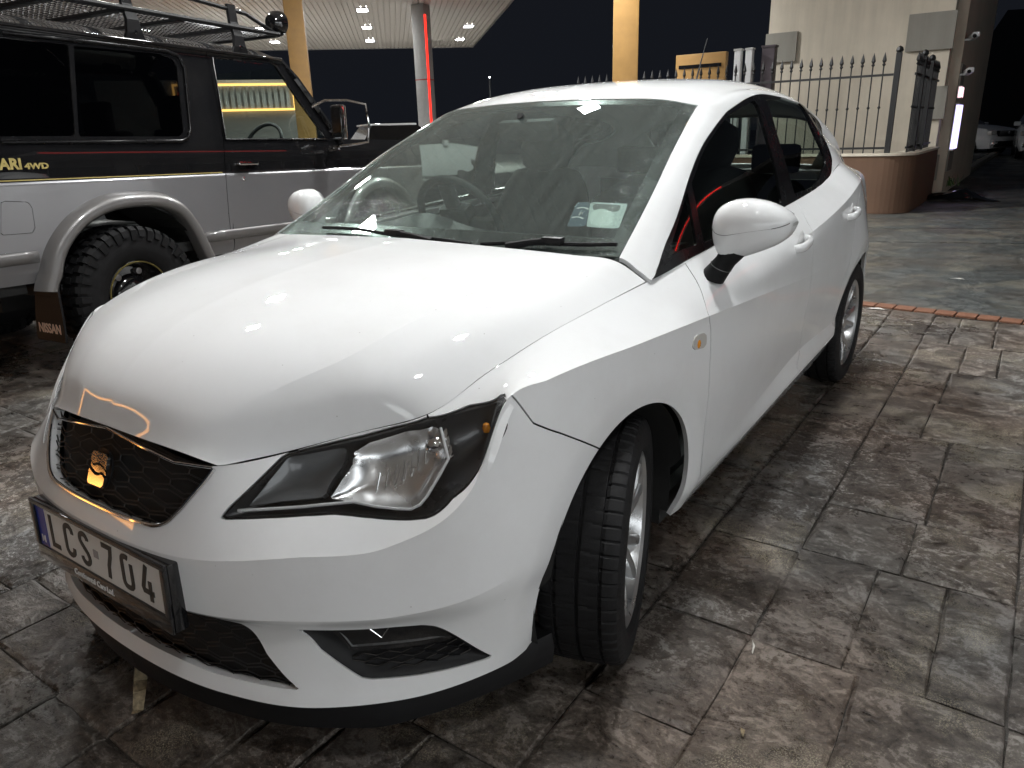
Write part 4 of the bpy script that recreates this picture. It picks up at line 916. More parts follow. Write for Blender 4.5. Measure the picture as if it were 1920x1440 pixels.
mb = MB(); mb.tube([wpt(tuple(p), .0015) for p in smooth_line([(max(a, 0), min(b, .733)) for a, b in low[:-1]])], .0042, 8)
mb.tube([wpt(p, .002) for p in top], .0026, 8)
half_to_full(mb).build('grille_surround', M['chrome'], grille, True)
# emblem: a split letter S on a rounded shield
ins_, nn_ = on_net(W, (.0005, W.vk[4]+(W.vk[5]-W.vk[4])*1.05), .004, np.array([0, -1, .2]))
ins_ = np.array([0, -.8075, .622]); ez = np.array([0, -.93, .36]); ez /= np.linalg.norm(ez); ex = np.array([1., 0, 0]); ey = np.cross(ez, ex)
ME = frame_matrix(ins_, ex, ey, ez)
A_ = [(-.044, .008), (-.041, .036), (-.030, .047), (.034, .050), (.043, .043), (.044, -.004), (.030, .004), (.012, .012), (.0, .010), (-.012, .002), (.004, -.004), (.030, -.013), (.044, -.020), (.044, -.0135), (.044, -.012)]
up_ = [(-.043, .020), (-.042, .038), (-.033, .048), (.036, .050), (.044, .043), (.044, .006), (.030, .013), (.012, .019), (-.006, .019), (-.022, .012), (-.032, .013)]
lo_ = [(-x, -y) for x, y in up_]
mid_ = [(-.043, .012), (-.030, .005), (-.020, .004), (-.006, .0105), (.012, .0105), (.030, .004), (.044, -.004), (.043, -.012), (.030, -.005), (.020, -.004), (.006, -.0105), (-.012, -.0105), (-.030, -.004), (-.044, .004)]
ME = ME @ Matrix.Diagonal((.70, .70, 1, 1)); emb = MB(); emb.prism(up_, .006, ME); emb.prism(lo_, .006, ME)
emblem = emb.build('emblem', M['chrome'], grille)
MB().prism(mid_, .004, ME).build('emblem_stripe', M['chrome'], grille)
back_ = [(.052*math.cos(a)*(1.0 if abs(math.cos(a)) < .8 else .98), .060*math.sin(a)) for a in np.linspace(0, 2*math.pi, 24, endpoint=False)]
MB().prism(back_, .004, ME @ Matrix.Translation((0, 0, -.008))).build('emblem_backing', M['black_plastic'], grille)
# lower grille
ip = WS.keep('intake', -.002); ip.V = ip.V-ip.N*.035
lower_grille = both('lower_grille', ip, M['dark_void'], 0)
hexnet('intake', .070, .024, -.014, .0012).build('lower_mesh', M['mesh_plastic'], lower_grille, True)
# fog lamps
fp = WS.keep('fog', .001); fp = sunk(fp, 'fog', .001, .020, .012)
fogs = two('fog_lamp', *fp.mesh(0), M['black_plastic'], (car, car))
lp = WS.keep('fog_lamp', 0); lp.V = lp.V-lp.N*.008; two('fog_lens', *lp.mesh(.008), M['lamp_glass'], fogs)
lp = sunk(WS.keep('fog_lamp', .002), 'fog_lamp', .016, .030, .03); two('fog_reflector', *lp.mesh(0), M['smoked'], fogs)
def fog_net():
    poly = TRIM['fog_mesh'][1]; pts = np.array(poly); mb = MB(); s0, s1, t0, t1 = pts[:, 0].min(), pts[:, 0].max(), pts[:, 1].min(), pts[:, 1].max()
    k = 0; t = t0
    while t < t1:
        row = [(s, t+.10*(s-s0)*0+(.003 if (i+k) % 2 else -.003)) for i, s in enumerate(np.arange(s0, s1, .022))]
        for a, b in zip(row[:-1], row[1:]):
            if in_poly(np.array([a[0], b[0]]), np.array([a[1], b[1]]), poly).any(): mb.tube([wpt(a, -.012), wpt(b, -.012)], .0016, 5, cap=False)
        t += .0105; k += 1
    return mb
two_mb('fog_mesh', fog_net(), M['gloss_black'], fogs, True)
mb = MB(); f0 = np.array(TRIM['fog_lamp'][1]); ctr = f0.mean(0)
for sx in (-.045,):
    a = (ctr[0]+sx, ctr[1]+.018); b = (ctr[0]+sx+.018, ctr[1]-.004); c2 = (ctr[0]+sx+.036, ctr[1]+.018)
    mb.tube([wpt(a, -.018), wpt(b, -.018), wpt(c2, -.018)], .0014, 6)
two_mb('fog_chrome', mb, M['chrome'], fogs, True)
# black lip under the bumper
lipc = [(0,-.818),(.10,-.814),(.231,-.795),(.34,-.768),(.432,-.735),(.51,-.69),(.575,-.645),(.63,-.575),(.699,-.455),(.735,-.375),(.762,-.30)]
ls = smooth_line([(a, b, 0) for a, b in lipc], 5); mb = MB(); rings = []
for i, p in enumerate(ls):
    q = ls[min(i+1, len(ls)-1)]-ls[max(i-1, 0)]; n_ = np.array([q[1], -q[0], 0]); n_ /= np.linalg.norm(n_)+1e-9
    rings.append([p+n_*.004+np.array([0, 0, .208]), p+n_*.012+np.array([0, 0, .175]), p+n_*.006+np.array([0, 0, .132]), p-n_*.03+np.array([0, 0, .132]), p-n_*.06+np.array([0, 0, .205])])
mb.loft(rings); half_to_full(mb).build('bumper_lip', M['black_plastic'], car, True)
# number plate
plate = MB().box((-.268, -.006, -.078), (.268, .022, .068), Matrix.Translation((0, -.845, .436)) @ Euler((R(-3), 0, 0)).to_matrix().to_4x4(), bev=.005).build('plate_holder', M['gloss_black'], car, True)
MP = Matrix.Translation((0, -.845, .436)) @ Euler((R(-3), 0, 0)).to_matrix().to_4x4()
PF = MP @ frame_matrix((0, -.006, 0), (1, 0, 0), (0, 0, 1), (0, -1, 0))     # plate face: x right, y up, z towards the viewer
M['plate_white'] = plain('plate_white', (.72, .72, .70), .35, coat=.3, var=.05); M['plate_blue'] = plain('plate_blue', (.012, .035, .30), .35, coat=.3); M['plate_ink'] = plain('plate_ink', (.012, .014, .014), .4)
MB().box((-.252, -.042, 0), (.252, .058, .0025), PF).build('number_plate', M['plate_white'], plate)
MB().box((-.2515, -.0415, .0026), (-.214, .0575, .0034), PF).build('country_band', M['plate_blue'], plate)
mb = MB()
for a, b, c2, d in ((-.268, -.266, -.080, .070),): pass
for lo, hi in (((-.267, .0585, 0), (.267, .069, .009)), ((-.267, -.0785, 0), (.267, -.0425, .007)), ((-.267, -.0425, 0), (-.2525, .0585, .009)), ((.2525, -.0425, 0), (.267, .0585, .009))):
    mb.box(lo, hi, PF, bev=.002)
mb.build('plate_frame', M['gloss_black'], plate, True)
def ribbon(pts, w, h, close=False):
    mb = MB(); pts = [Vector((*p, 0)) for p in pts]; n = len(pts); L = []; Rr = []
    for i, p in enumerate(pts):
        a = pts[i-1] if i > 0 else (pts[-1] if close else p); b = pts[i+1] if i < n-1 else (pts[0] if close else p)
        t1 = (p-a).normalized() if (p-a).length > 0 else (b-p).normalized(); t2 = (b-p).normalized() if (b-p).length > 0 else t1
        nrm = Vector((-(t1+t2).y, (t1+t2).x, 0)).normalized(); k = max(.5, nrm.dot(Vector((-t1.y, t1.x, 0))))
        L.append(p+nrm*w/2/k); Rr.append(p-nrm*w/2/k)
    rings = [[L[i], Rr[i], Rr[i]+Vector((0, 0, h)), L[i]+Vector((0, 0, h))] for i in range(n)]
    if close: rings.append(rings[0])
    mb.loft(rings, cap=not close); return mb
def arc(cx, cy, rx, ry, a0, a1, n=8): return [(cx+rx*math.cos(R(a)), cy+ry*math.sin(R(a))) for a in np.linspace(a0, a1, n)]
GL = {
 'L': [[(-.014, .038), (-.014, -.034), (.017, -.034)]],
 'C': [[(.016, .018)]+arc(0, .021, .016, .014, 0, 180)+arc(0, -.021, .016, .014, 180, 360)+[(.016, -.016)]],
 'S': [[(.015, .022)]+arc(0, .021, .0155, .014, 20, 200, 9)+[(-.010, .010), (.010, -.008)]+arc(0, -.021, .0155, .014, 20, -180, 9)],
 '7': [[(-.018, .034), (.016, .034), (.012, .014), (.002, -.010), (-.001, -.038)]],
 '0': [[(.0168, .022), (.017, -.020)]+arc(.005, -.022, .012, .012, 0, -90, 4)+arc(-.004, -.022, .012, .012, -90, -180, 4)+arc(-.004, .022, .012, .012, 180, 90, 4)+arc(.002, .022, .011, .012, 90, 60, 3)],
 '4': [[(.0, .038), (-.017, -.012), (-.014, -.019), (.020, -.019)], [(.008, .006), (.008, -.038)]],
}
for ch, x in (('L', -.176), ('C', -.110), ('S', -.045), ('7', .048), ('0', .121), ('4', .194)):
    for g in GL[ch]:
        mb = ribbon([(a+x, b+.008) for a, b in g], .0115, .0012); me = MB(); me.add([tuple(PF @ (Vector(v)+Vector((0, 0, .0026)))) for v in mb.V], mb.F); me.build('plate_letter', M['plate_ink'], plate)
M['plate_grey'] = plain('plate_mark', (.30, .28, .28), .5)
MB().box((-.010, .0, .0026), (.010, .018, .0034), PF).build('plate_mark', M['plate_grey'], plate)
def letters(name, txt, size, MX, m, parent, depth=.0006, bold=0.0, sx=1.0, spacing=1.0):
    me = text_mesh(txt, size, depth, bold, spacing); me.transform(MX @ Matrix.Diagonal((sx, 1, 1, 1))); me.name = name
    return link(name, me, m, parent)
M['print_white'] = plain('print_white', (.75, .75, .75), .5)
letters('country_letter', 'M', .024, PF @ Matrix.Translation((-.233, -.024, .0045)), M['print_white'], plate, .0004, .0006)
letters('dealer_text', 'Continental Cars Ltd.', .0195, PF @ Matrix.Translation((-.02, -.060, .0076)), M['print_white'], plate, .0004, .0002, .95)
# ---------------------------------------------------------------- hatchback: wheels, mirrors, trim, cabin
def tyre(R_, width, rim_r, n, parent, m, sipe=6, grooves=(-.26, .0, .26), gd=.007, blocks=False, name='tyre'):
    hw = width/2; prof = []
    def add(a, r): prof.append((a, r))
    add(-hw*.80, rim_r); add(-hw*.98, rim_r+.022); add(-hw*1.0, rim_r+(R_-rim_r)*.5); add(-hw*.97, R_-.020); add(-hw*.90, R_-.008); add(-hw*.80, R_-.0025)
    ribs = [-hw*.80]
    for g in grooves:
        gc = g*width; gw = .0045*width/.19
        ribs.append(gc)
        add(gc-gw, R_+.0015*(1-abs(gc/hw))); add(gc-gw*.8, R_-gd); add(gc+gw*.8, R_-gd); add(gc+gw, R_+.0015*(1-abs(gc/hw)))
    add(hw*.80, R_-.0025); add(hw*.90, R_-.008); add(hw*.97, R_-.020); add(hw*1.0, rim_r+(R_-rim_r)*.5); add(hw*.98, rim_r+.022); add(hw*.80, rim_r)
    # extra points across the shoulders so that the cross cuts have somewhere to sit
    full = []
    for (a, r), (b, q) in zip(prof[:-1], prof[1:]):
        full.append((a, r))
        if abs(b-a) > .02: full.append(((a+b)/2, (r+q)/2))
    full.append(prof[-1])
    def rmod(i, j):
        a, r = full[j]
        if r < R_-.012: return 0
        if sipe and abs(a) > .20*width and (i + (2 if a > 0 else 0)) % sipe == 0: return -.0035
        if sipe and abs(a) <= .20*width and r > R_-.002 and (i+3) % (sipe*2) == 0: return -.002
        return 0
    mb = MB(); mb.lathe(full, n, 'x', rmod=rmod); return mb.build(name, m, parent, True, 28)
def rim5(rim_r, width, parent, m):
    """five twin spokes, dished barrel, hub; outer face at +x"""
    hw = width/2; mb = MB()
    mb.lathe([(hw*.80, rim_r+.006), (hw*.86, rim_r+.010), (hw*.88, rim_r+.004), (hw*.80, rim_r-.008), (hw*.60, rim_r-.016), (-hw*.7, rim_r-.03), (-hw*.8, rim_r+.004)], 72, 'x')
    barrel = mb.build('rim', m, parent, True, 30)
    for k in range(5):
        mb = MB(); an = R(90+72*k); cs, sn = math.cos(an), math.sin(an)
        def P(x, r, t): return (x, r*cs-t*sn, r*sn+t*cs)
        for sgn in (-1, 1):
            rings = []
            for f, w, off, x in ((0, .024, .010, hw*.50), (.3, .017, .018, hw*.60), (.6, .016, .030, hw*.68), (.85, .019, .041, hw*.72), (1.0, .026, .050, hw*.72)):
                r = .05+(rim_r-.010-.05)*f; c2 = sgn*off
                rings.append([P(x, r, c2-w*.75), P(x+.006, r, c2-w*.35), P(x+.006, r, c2+w*.35), P(x, r, c2+w*.75), P(x-.022, r, c2+w*.7), P(x-.022, r, c2-w*.7)])
            mb.loft(rings)
        mb.build('spoke', m, parent, True, 40)
    mb = MB(); mb.lathe([(hw*.3, .07), (hw*.52, .066), (hw*.58, .055), (hw*.56, .034), (hw*.66, .031), (hw*.70, .020), (hw*.71, .001)], 40, 'x'); mb.build('hub', m, parent, True, 30)
    for k in range(5):
        an = R(54+72*k); mb = MB(); mb.lathe([(hw*.45, .009), (hw*.62, .009), (hw*.64, .006), (hw*.64, .001)], 6, 'x', Matrix.Translation((0, .048*math.cos(an), .048*math.sin(an)))); mb.build('wheel_bolt', M['steel'], parent)
    return barrel
def brake(parent):
    mb = MB(); mb.lathe([(.0, .02), (.0, .128), (.012, .128), (.012, .02)], 48, 'x'); mb.build('brake_disc', M['steel'], parent, True, 30)
def wheel_proto():
    w = empty('wheel', (0, 0, 0)); w.parent = car
    tyre(.300, .190, .208, 432, w, M['rubber'], sipe=7); rim5(.205, .190, w, M['alloy']); brake(w)
    return w
wp0 = wheel_proto()
for i, (loc, side, st) in enumerate((((.732, -.008, .298), 1, 17.5), ((-.732, -.008, .298), -1, 17.5), ((.732, 2.469, .298), 1, 0), ((-.732, 2.469, .298), -1, 0))):
    w = wp0 if i == 0 else copy_tree(wp0, car)
    w.location = loc; w.rotation_euler = (R((8, 40, 52, 20)[i]), 0, (0 if side > 0 else math.pi)+R(st))
# wheel arch liners and underbody
for yc, zc, r in ARCHES:
    for sg in (1, -1):
        mb = MB(); rings = []
        for a in np.linspace(-14, 194, 30):
            ca, sa = math.cos(R(a)), math.sin(R(a)); rr = r+.004
            rings.append([(sg*(.80 if sa > .15 else .765), yc+rr*ca, zc+rr*sa), (sg*.42, yc+rr*ca, zc+rr*sa)])
        mb.loft(rings, closed=False, cap=False)
        mb.add([(sg*.42, yc+r*1.01*math.cos(R(a)), zc+r*1.01*math.sin(R(a))) for a in np.linspace(-14, 194, 30)], [tuple(range(30))])
        mb.build('arch_liner', M['dark_void'], car, True)
mb = MB(); mb.box((-.74, .33, .165), (.74, 2.10, .24)); mb.box((-.42, -.74, .18), (.42, .33, .30)); mb.box((-.42, 2.1, .2), (.42, 2.85, .32)); mb.box((-.6, 2.82, .26), (.6, 3.08, .34)); mb.build('underbody', M['dark_void'], car)
# fire wall and cowl close the space under the hood
mb = MB(); mb.add([(-.74, .27, .2), (.74, .27, .2), (.70, .27, .90), (-.70, .27, .90)], [(0, 1, 2, 3)]); mb.build('bulkhead', M['dark_void'], car)
mb = MB(); rows = []
for x in np.linspace(-.63, .63, 25):
    e = (x/.70)**2; rows.append([(x, .135+.075*e, .935-.035*e), (x, .165+.06*e, .928-.02*e), (x, .215+.035*e, .945-.01*e), (x, .26+.02*e, .975-.02*e)])
mb.loft(rows, closed=False, cap=False); mb.build('cowl', M['black_plastic'], car, True)
# side marker lamps on the fenders
mk = WS.keep('marker', 0); mk.V = mk.V+mk.N*.004
for i, f in enumerate(fenders):
    V, F = mk.mesh(.006, mirror=bool(i)); obj('side_indicator', V, F, M['clear_lens'], f)
    mc = np.array(TRIM['marker'][1]).mean(0); p = wpt((mc[0]-.010, mc[1]-.004), .0045); mb = MB()
    mb.lathe([(-.003, .001), (-.002, .011), (.0, .011), (.0022, .007), (.003, .001)], 14, 'x', Matrix.Translation(p if not i else (-p[0], p[1], p[2]))); mb.build('indicator_bulb', M['orange_lens'], f, True)
# door handles: cup, bridge and lock
for nm, doors in (('handle_front', front_doors), ('handle_rear', rear_doors)):
    st = TRIM[nm][1][0]; p, n_ = on_net(W, st, 0, np.array([1, 0, 0.]))
    for i, d_ in enumerate(doors):
        sg = -1 if i else 1
        mb = MB(); rings = []
        for f in np.linspace(-1, 1, 15):
            h = .0105+.0045*(1-abs(f))**.5; out = .034*(1-abs(f)**4)+.002; cy = p[1]+f*.088; cz = p[2]+.010*f
            rings.append([(sg*(p[0]+out-.012+.010*math.cos(a)), cy, cz+h*math.sin(a)*1.25) for a in np.linspace(0, 2*math.pi, 10, endpoint=False)])
        if i: rings = [list(reversed(r)) for r in rings]
        mb.loft(rings); mb.build('door_handle', M['white'], d_, True, 60)
        mb = MB(); mb.lathe([(.0015, .001), (.0015, .030), (-.003, .036)], 24, 'x', Matrix.Translation((0, 0, 0)))
        V = [(sg*(p[0]+.0012+v[0]), p[1]+v[1]*1.15, p[2]+v[2]*1.3) for v in mb.V]; F = mb.F if not i else [tuple(reversed(f)) for f in mb.F]
        obj('handle_cup', V, F, M['white_cup'] if 'white_cup' in M else M['grey_cup'] if 'grey_cup' in M else M['white'], d_)
# door mirrors
def door_mirror(sg):
    cx, cy, cz = .880, .545, .990
    # (x offset, top, bottom, depth forward, rear plane)
    secs = [(-.110, .012, -.004, .010, .020), (-.107, .030, -.026, .026, .028), (-.098, .048, -.050, .042, .034), (-.082, .062, -.070, .056, .036), (-.055, .073, -.080, .068, .038), (-.02, .077, -.074, .074, .040),
            (.02, .073, -.062, .073, .043), (.055, .063, -.050, .065, .047), (.082, .051, -.038, .052, .052), (.100, .038, -.024, .036, .056), (.110, .026, -.010, .020, .058), (.114, .016, .004, .008, .059)]
    P_ = np.array(secs); k = np.concatenate([[0], np.cumsum(np.linalg.norm(P_[1:, :4]-P_[:-1, :4], axis=1))]); T_, _d = hermite_tangents(P_, k)
    prof = hermite_eval(P_, T_, T_, k, np.linspace(0, k[-1], 40)); n = 36; rings = []; seam = []
    prof[:, 0] *= .86; prof[:, 2] *= 1.05
    for dx, tp, bt, dp, rp in prof:
        ring = []; mz = (tp+bt)/2; hh = (tp-bt)/2; sz = .62*bt+.38*tp+.012
        for q in range(n):
            a = 2*math.pi*q/n; ca, sa = math.cos(a), math.sin(a)
            z = mz+hh*math.copysign(abs(sa)**.80, sa); y = -dp*abs(ca)**.72 if ca > 0 else rp*abs(ca)**.35
            ins = .0022 if (z < sz and ca > -.2) else 0.0
            ring.append((sg*(cx+dx), cy+y+ins+dx*.22, cz+z+ins*.3))
        seam.append((sg*(cx+dx), cy-dp*.965*min(1, math.sqrt(max(0, 1-((sz-mz)/hh)**2))**.72)+dx*.22-.0008, cz+sz))
        rings.append(ring if sg > 0 else list(reversed(ring)))
    mb = MB(); mb.loft(rings); sh = mb.build('mirror_shell', M['white'], car, True, 60)
    g = [(sg*(cx+dx), cy+rp+dx*.22+.0015, z_) for (dx, tp, bt, dp, rp) in prof[4:-5] for z_ in (cz+bt*.86, cz+tp*.86)]; mb = MB(); m_ = len(g)//2
    mb.add(g, [(2*i, 2*i+1, 2*i+3, 2*i+2) for i in range(m_-1)]); mb.build('mirror_glass', M['chrome'], sh)
    MB().tube(seam[2:-2], .0011, 6).build('shell_seam', M['grey_seal'], sh)
    mb = MB(); rings = []
    for f, w, d in ((0, .050, .040), (.3, .044, .036), (.62, .040, .033), (1, .048, .038)):
        c_ = Vector((.790, .515, .856)).lerp(Vector((.846, .520, .935)), f); rings.append([(sg*(c_.x+w*.62*math.cos(a)), c_.y+d*math.sin(a), c_.z-.3*w*math.cos(a)) for a in (np.linspace(0, 2*math.pi, 16, endpoint=False) if sg > 0 else np.linspace(2*math.pi, 0, 16, endpoint=False))])
    mb.loft(rings); mb.build('mirror_stalk', M['black_plastic'], sh, True, 40)
    MB().tube([(sg*(.790+.056*.40+.62*.043*math.cos(a)), .517+.0355*math.sin(a), .856+.079*.40-.3*.043*math.cos(a)) for a in np.linspace(0, 2*math.pi, 20, endpoint=False)], .0012, 5, closed=True).build('stalk_seam', M['grey_seal'], sh)
for sg in (1, -1): door_mirror(sg)
# wipers
def tpt(st, off):
    p = on_net(T, (st[0], abs(st[1])), off, np.array([0, -.6, .8]))[0]
    return p if st[1] >= 0 else p*np.array([-1, 1, 1])
for nm in ('wiper_a', 'wiper_b'):
    pts = TRIM[nm][1]; ln_ = smooth_line(pts, 4); mb = MB(); mb.tube([tpt(tuple(p), .012) for p in ln_], .0055, 6); wp = mb.build('wiper', M['black_plastic'], car, True)
    mid = tpt(pts[2], .022); end = tpt((max(.0, pts[3][0]-.03), pts[3][1]), .016) if nm == 'wiper_a' else tpt((max(0, pts[1][0]-.03), pts[1][1]), .016)
    mb = MB(); mb.tube([mid, (np.array(mid)+np.array(end))/2+np.array([0, 0, .004]), end], [.011, .009, .013], 8); mb.build('wiper_arm', M['black_plastic'], wp, True)
    mb = MB(); mb.box((-.03, -.013, -.008), (.03, .013, .010), Matrix.Translation(mid), bev=.004); mb.build('wiper_clip', M['black_plastic'], wp, True)
# permit discs inside the windscreen
M['disc_blue'] = plain('permit_blue', (.010, .045, .09), .5); M['disc_white'] = plain('permit_white', (.55, .62, .60), .5, var=.1); M['disc_pale'] = plain('permit_pale', (.72, .80, .76), .5, var=.08)
def on_glass(name, trim, m, off, parent):
    p = TS.keep(trim, 0)
    if len(p.V): p.V = p.V-p.N*off; return obj(name, *p.mesh(0), m, parent)
on_glass('permit_card', 'ws_sticker_blue', M['disc_blue'], .0030, windscreen); on_glass('permit_sheet', 'ws_sticker_white', M['disc_white'], .0032, windscreen)
on_glass('permit_disc', 'ws_permit', M['disc_pale'], .0024, windscreen); on_glass('permit_strip', 'ws_seal', M['grey_seal'], .0026, windscreen)
bc = np.array(TRIM['ws_sticker_blue'][1]).mean(0)
tsv = lambda ds, dt: on_net(T, (bc[0]+ds, bc[1]+dt), -.0022, np.array([0, -.6, .8]))[0]
for ds, r0, r1 in ((.018, .010, .016), (-.022, .010, .016)):
    mb = MB(); seg = [[tsv(ds+rr*math.sin(a)*.7, -rr*math.cos(a)*1.1) for rr in (r0, r1)] for a in np.linspace(.3, 2.84, 9)]; mb.loft(seg, closed=False, cap=False); mb.build('permit_mark', M['print_white'], windscreen)
mb = MB(); mb.tube([tsv(-.007, 0), tsv(.006, 0)], .002, 5); mb.tube([tsv(.006, 0), tsv(.006, .006), tsv(.0, .006), tsv(-.0, 0)], .0014, 5); mb.build('permit_mark', M['print_white'], windscreen)
# aerial
mb = MB(); mb.tube([(0, 2.30, 1.395), (0, 2.315, 1.42), (0, 2.40, 1.565), (0, 2.47, 1.672)], [.012, .006, .0032, .0022], 8); mb.build('aerial', M['black_plastic'], car, True)
# ---- cabin
def seat(x, y, w=.50, back=.62, tilt=14, head=True, par=None, nm='seat'):
    s_ = empty(nm, (x, y, 0)); s_.parent = car
    mb = MB(); mb.box((-w/2, -.50, .40), (w/2, .04, .56), bev=.05); mb.build('cushion', M['fabric'], s_, True, 60)
    MT = Matrix.Translation((0, 0, .50)) @ Euler((R(-tilt), 0, 0)).to_matrix().to_4x4()
    mb = MB(); rings = []
    for z, ww, d in ((0, w*.5, .07), (.15, w*.52, .075), (.40, w*.52, .07), (back-.08, w*.42, .06), (back-.02, w*.34, .045), (back, w*.2, .02)):
        rings.append([tuple(MT @ Vector((ww*(abs(math.cos(a))**.5)*(1 if math.cos(a) > 0 else -1), d*math.sin(a), z))) for a in np.linspace(0, 2*math.pi, 20, endpoint=False)])
    mb.loft(rings); mb.build('backrest', M['fabric'], s_, True, 60)
    if head:
        mb = MB(); rings = []
        for z, ww, d in ((back-.03, .05, .03), (back, .11, .05), (back+.07, .135, .055), (back+.14, .12, .05), (back+.175, .06, .02)):
            rings.append([tuple(MT @ Vector((ww*(abs(math.cos(a))**.6)*(1 if math.cos(a) > 0 else -1), -.02+d*math.sin(a), z))) for a in np.linspace(0, 2*math.pi, 18, endpoint=False)])
        mb.loft(rings); mb.build('headrest', M['fabric'], s_, True, 60)
    return s_
seat(-.36, 1.36); seat(.36, 1.42); seat(0, 2.30, 1.22, .56, 20, False)
for x in (-.38, .38): 
    mb = MB(); mb.box((x-.12, 2.46, 1.02), (x+.12, 2.53, 1.16), bev=.03); mb.build('rear_headrest', M['fabric'], car, True, 60)
mb = MB(); rings = []
for x in np.linspace(-.66, .66, 27):
    hood_ = .055*math.exp(-((x+.36)/.17)**2); e = (x/.66)**4
    rings.append([(x, .24+.03*e, .90), (x, .30, .935-.01*e), (x, .50, .930+.4*hood_), (x, .66, .925+hood_), (x, .72, .90+hood_*.9), (x, .73, .84), (x, .70, .62), (x, .30, .60)])
mb.loft(rings); mb.build('dashboard', M['dash'], car, True, 50)
swm = Matrix.Translation((-.36, .86, .93)) @ Euler((R(-62), 0, 0)).to_matrix().to_4x4()
mb = MB(); mb.tube([tuple(swm @ Vector((.185*math.cos(a), .185*math.sin(a), 0))) for a in np.linspace(0, 2*math.pi, 40, endpoint=False)], .015, 10, closed=True)
mb.box((-.17, -.02, -.02), (.17, .03, .01), swm, bev=.008); mb.box((-.03, -.17, -.02), (.03, 0, .01), swm, bev=.008); mb.box((-.07, -.07, -.03), (.07, .06, .03), swm, bev=.02)
mb.build('steering_wheel', M['dash'], car, True, 40)
mb = MB(); mb.box((-.12, -.015, -.035), (.12, .03, .035), Matrix.Translation((0, .80, 1.255)) @ Euler((R(12), 0, R(-6))).to_matrix().to_4x4(), bev=.014); mb.tube([(0, .80, 1.28), (0, .76, 1.305)], .012, 8); mb.build('cabin_mirror', M['dash'], car, True, 40)
# linings: headliner and pillars pale, doors dark
lin = roof_p.clip(np.minimum(-rw(roof_p)-.004, roof_p.S[:, 0]-.20)); lin.V = lin.V-lin.N*.022; both('headliner', lin, M['trim_light'], 0)
dl = WS.clip(np.minimum(np.minimum(WS.S[:, 0]-1.72, 3.75-WS.S[:, 0]), WS.S[:, 1]-.10)); dl.V = dl.V-dl.N*.045; pair('door_card', dl, M['dash'], 0)
mb = MB(); mb.box((-.70, .26, .235), (.70, 2.9, .27)); mb.box((-.68, 2.62, .27), (.68, 2.66, .98)); mb.build('cabin_floor', M['dash'], car)
# ---------------------------------------------------------------- black and grey off-roader
off = empty('off_road_vehicle', PATROL_LOC, (R(PATROL_PITCH), 0, R(PATROL_YAW))); off.rotation_mode = 'XYZ'
off.matrix_world = Matrix.Translation(PATROL_LOC) @ Euler((0, 0, R(PATROL_YAW))).to_matrix().to_4x4() @ Euler((R(PATROL_PITCH), 0, 0)).to_matrix().to_4x4()
tag(off, 'black and grey two door off-road vehicle with a roof rack', 'off-roader')
M['pblack'] = paint('black_paint', (.006, .006, .007), .30, dirt=.02); M['pgrey'] = paint('grey_paint', (.30, .30, .315), .34, flake=.55, dirt=.10); M['gold'] = plain('gold_vinyl', (.48, .38, .13), .4); M['flare'] = paint('flare_paint', (.20, .195, .195), .38, flake=.4, dirt=.15)
PW = 1.72
M['gold_dull'] = plain('dull_gold', (.20, .16, .05), .45, metal=.5)
PS = Patch(PN, .02)
if PS.N[len(PS.N)//3][0] < 0: PS.flip()
def p_two(name, P, m, lip=.012):
    V, F = P.mesh(lip); obj(name, V, F, m, off); obj(name, [(-PW-v[0], v[1], v[2]) for v in V], [tuple(reversed(f)) for f in F], m, off)
# cut away what lies ahead of the screen pillar, and the wheel openings
ws = lambda P: np.where(P.V[:, 2] > 1.285, (1.99-(P.V[:, 2]-1.30)*.80)-P.V[:, 1], 9)
body = PS.clip(ws(PS))
archp = [tuple(p) for p in TRIM['p_arch'][1]]; archp = archp+[(archp[-1][0]+.02, -.3), (archp[0][0]-.02, -.3)]
TRIM['p_archfull'] = ('P', archp); body = body.drop('p_archfull', 0)
fa = lambda P: np.hypot(P.V[:, 1]-2.43, P.V[:, 2]-.42)-.50
body = body.clip(np.where(P_ := (body.V[:, 2] < 1.1), fa(body), 9))
zc = PN.vk[3]
low_ = body.clip(zc-body.S[:, 1]).drop('p_fuel', .0015); up_b = body.clip(body.S[:, 1]-zc)
for h_ in ('p_win_a', 'p_win_b', 'p_door_glass'): up_b = up_b.drop(h_, 0)
for nm, part, m in (('lower_body', low_, M['pgrey']), ('upper_body', up_b, M['pblack'])):
    a = part.keep('p_door_line', .0028); b = part.drop('p_door_line', .0028)
    p_two(nm, a, m); p_two('door' if nm == 'lower_body' else 'door_frame', b, m)
fl = PS.keep('p_fuel', .0012); p_two('fuel_flap', fl, M['pgrey'], .006)
for w_, mm in (('p_win_a', 'dark_glass'), ('p_win_b', 'dark_glass'), ('p_door_glass', 'side_glass')):
    g = PS.keep(w_, -.003); g.V = g.V-g.N*.006; p_two('window', g, M[mm], 0)
def plist(name, off_=0.0): return [on_net(PN, p, off_, np.array([1, 0, .2]))[0] for p in TRIM[name][1]]
def side_pair(name, mb, m, parent=None, smooth=True):
    obj(name, mb.V, mb.F, m, parent or off, smooth); obj(name, [(-PW-v[0], v[1], v[2]) for v in mb.V], [tuple(reversed(f)) for f in mb.F], m, parent or off, smooth)
sl = [p for p in TRIM['p_seal'][1] if p[0] > 0]; ps = [on_net(PN, (p[0], min(p[1], PN.vk[7]-.004)), .006, np.array([1, 0, .2]))[0] for p in sl]
mb = MB(); mb.tube(ps, .011, 8); mb.tube([on_net(PN, (a, PN.vk[5]-.010), .006, np.array([1, 0, .2]))[0] for a in (.04, .4)], .011, 8); side_pair('window_seal', mb, M['seal'])
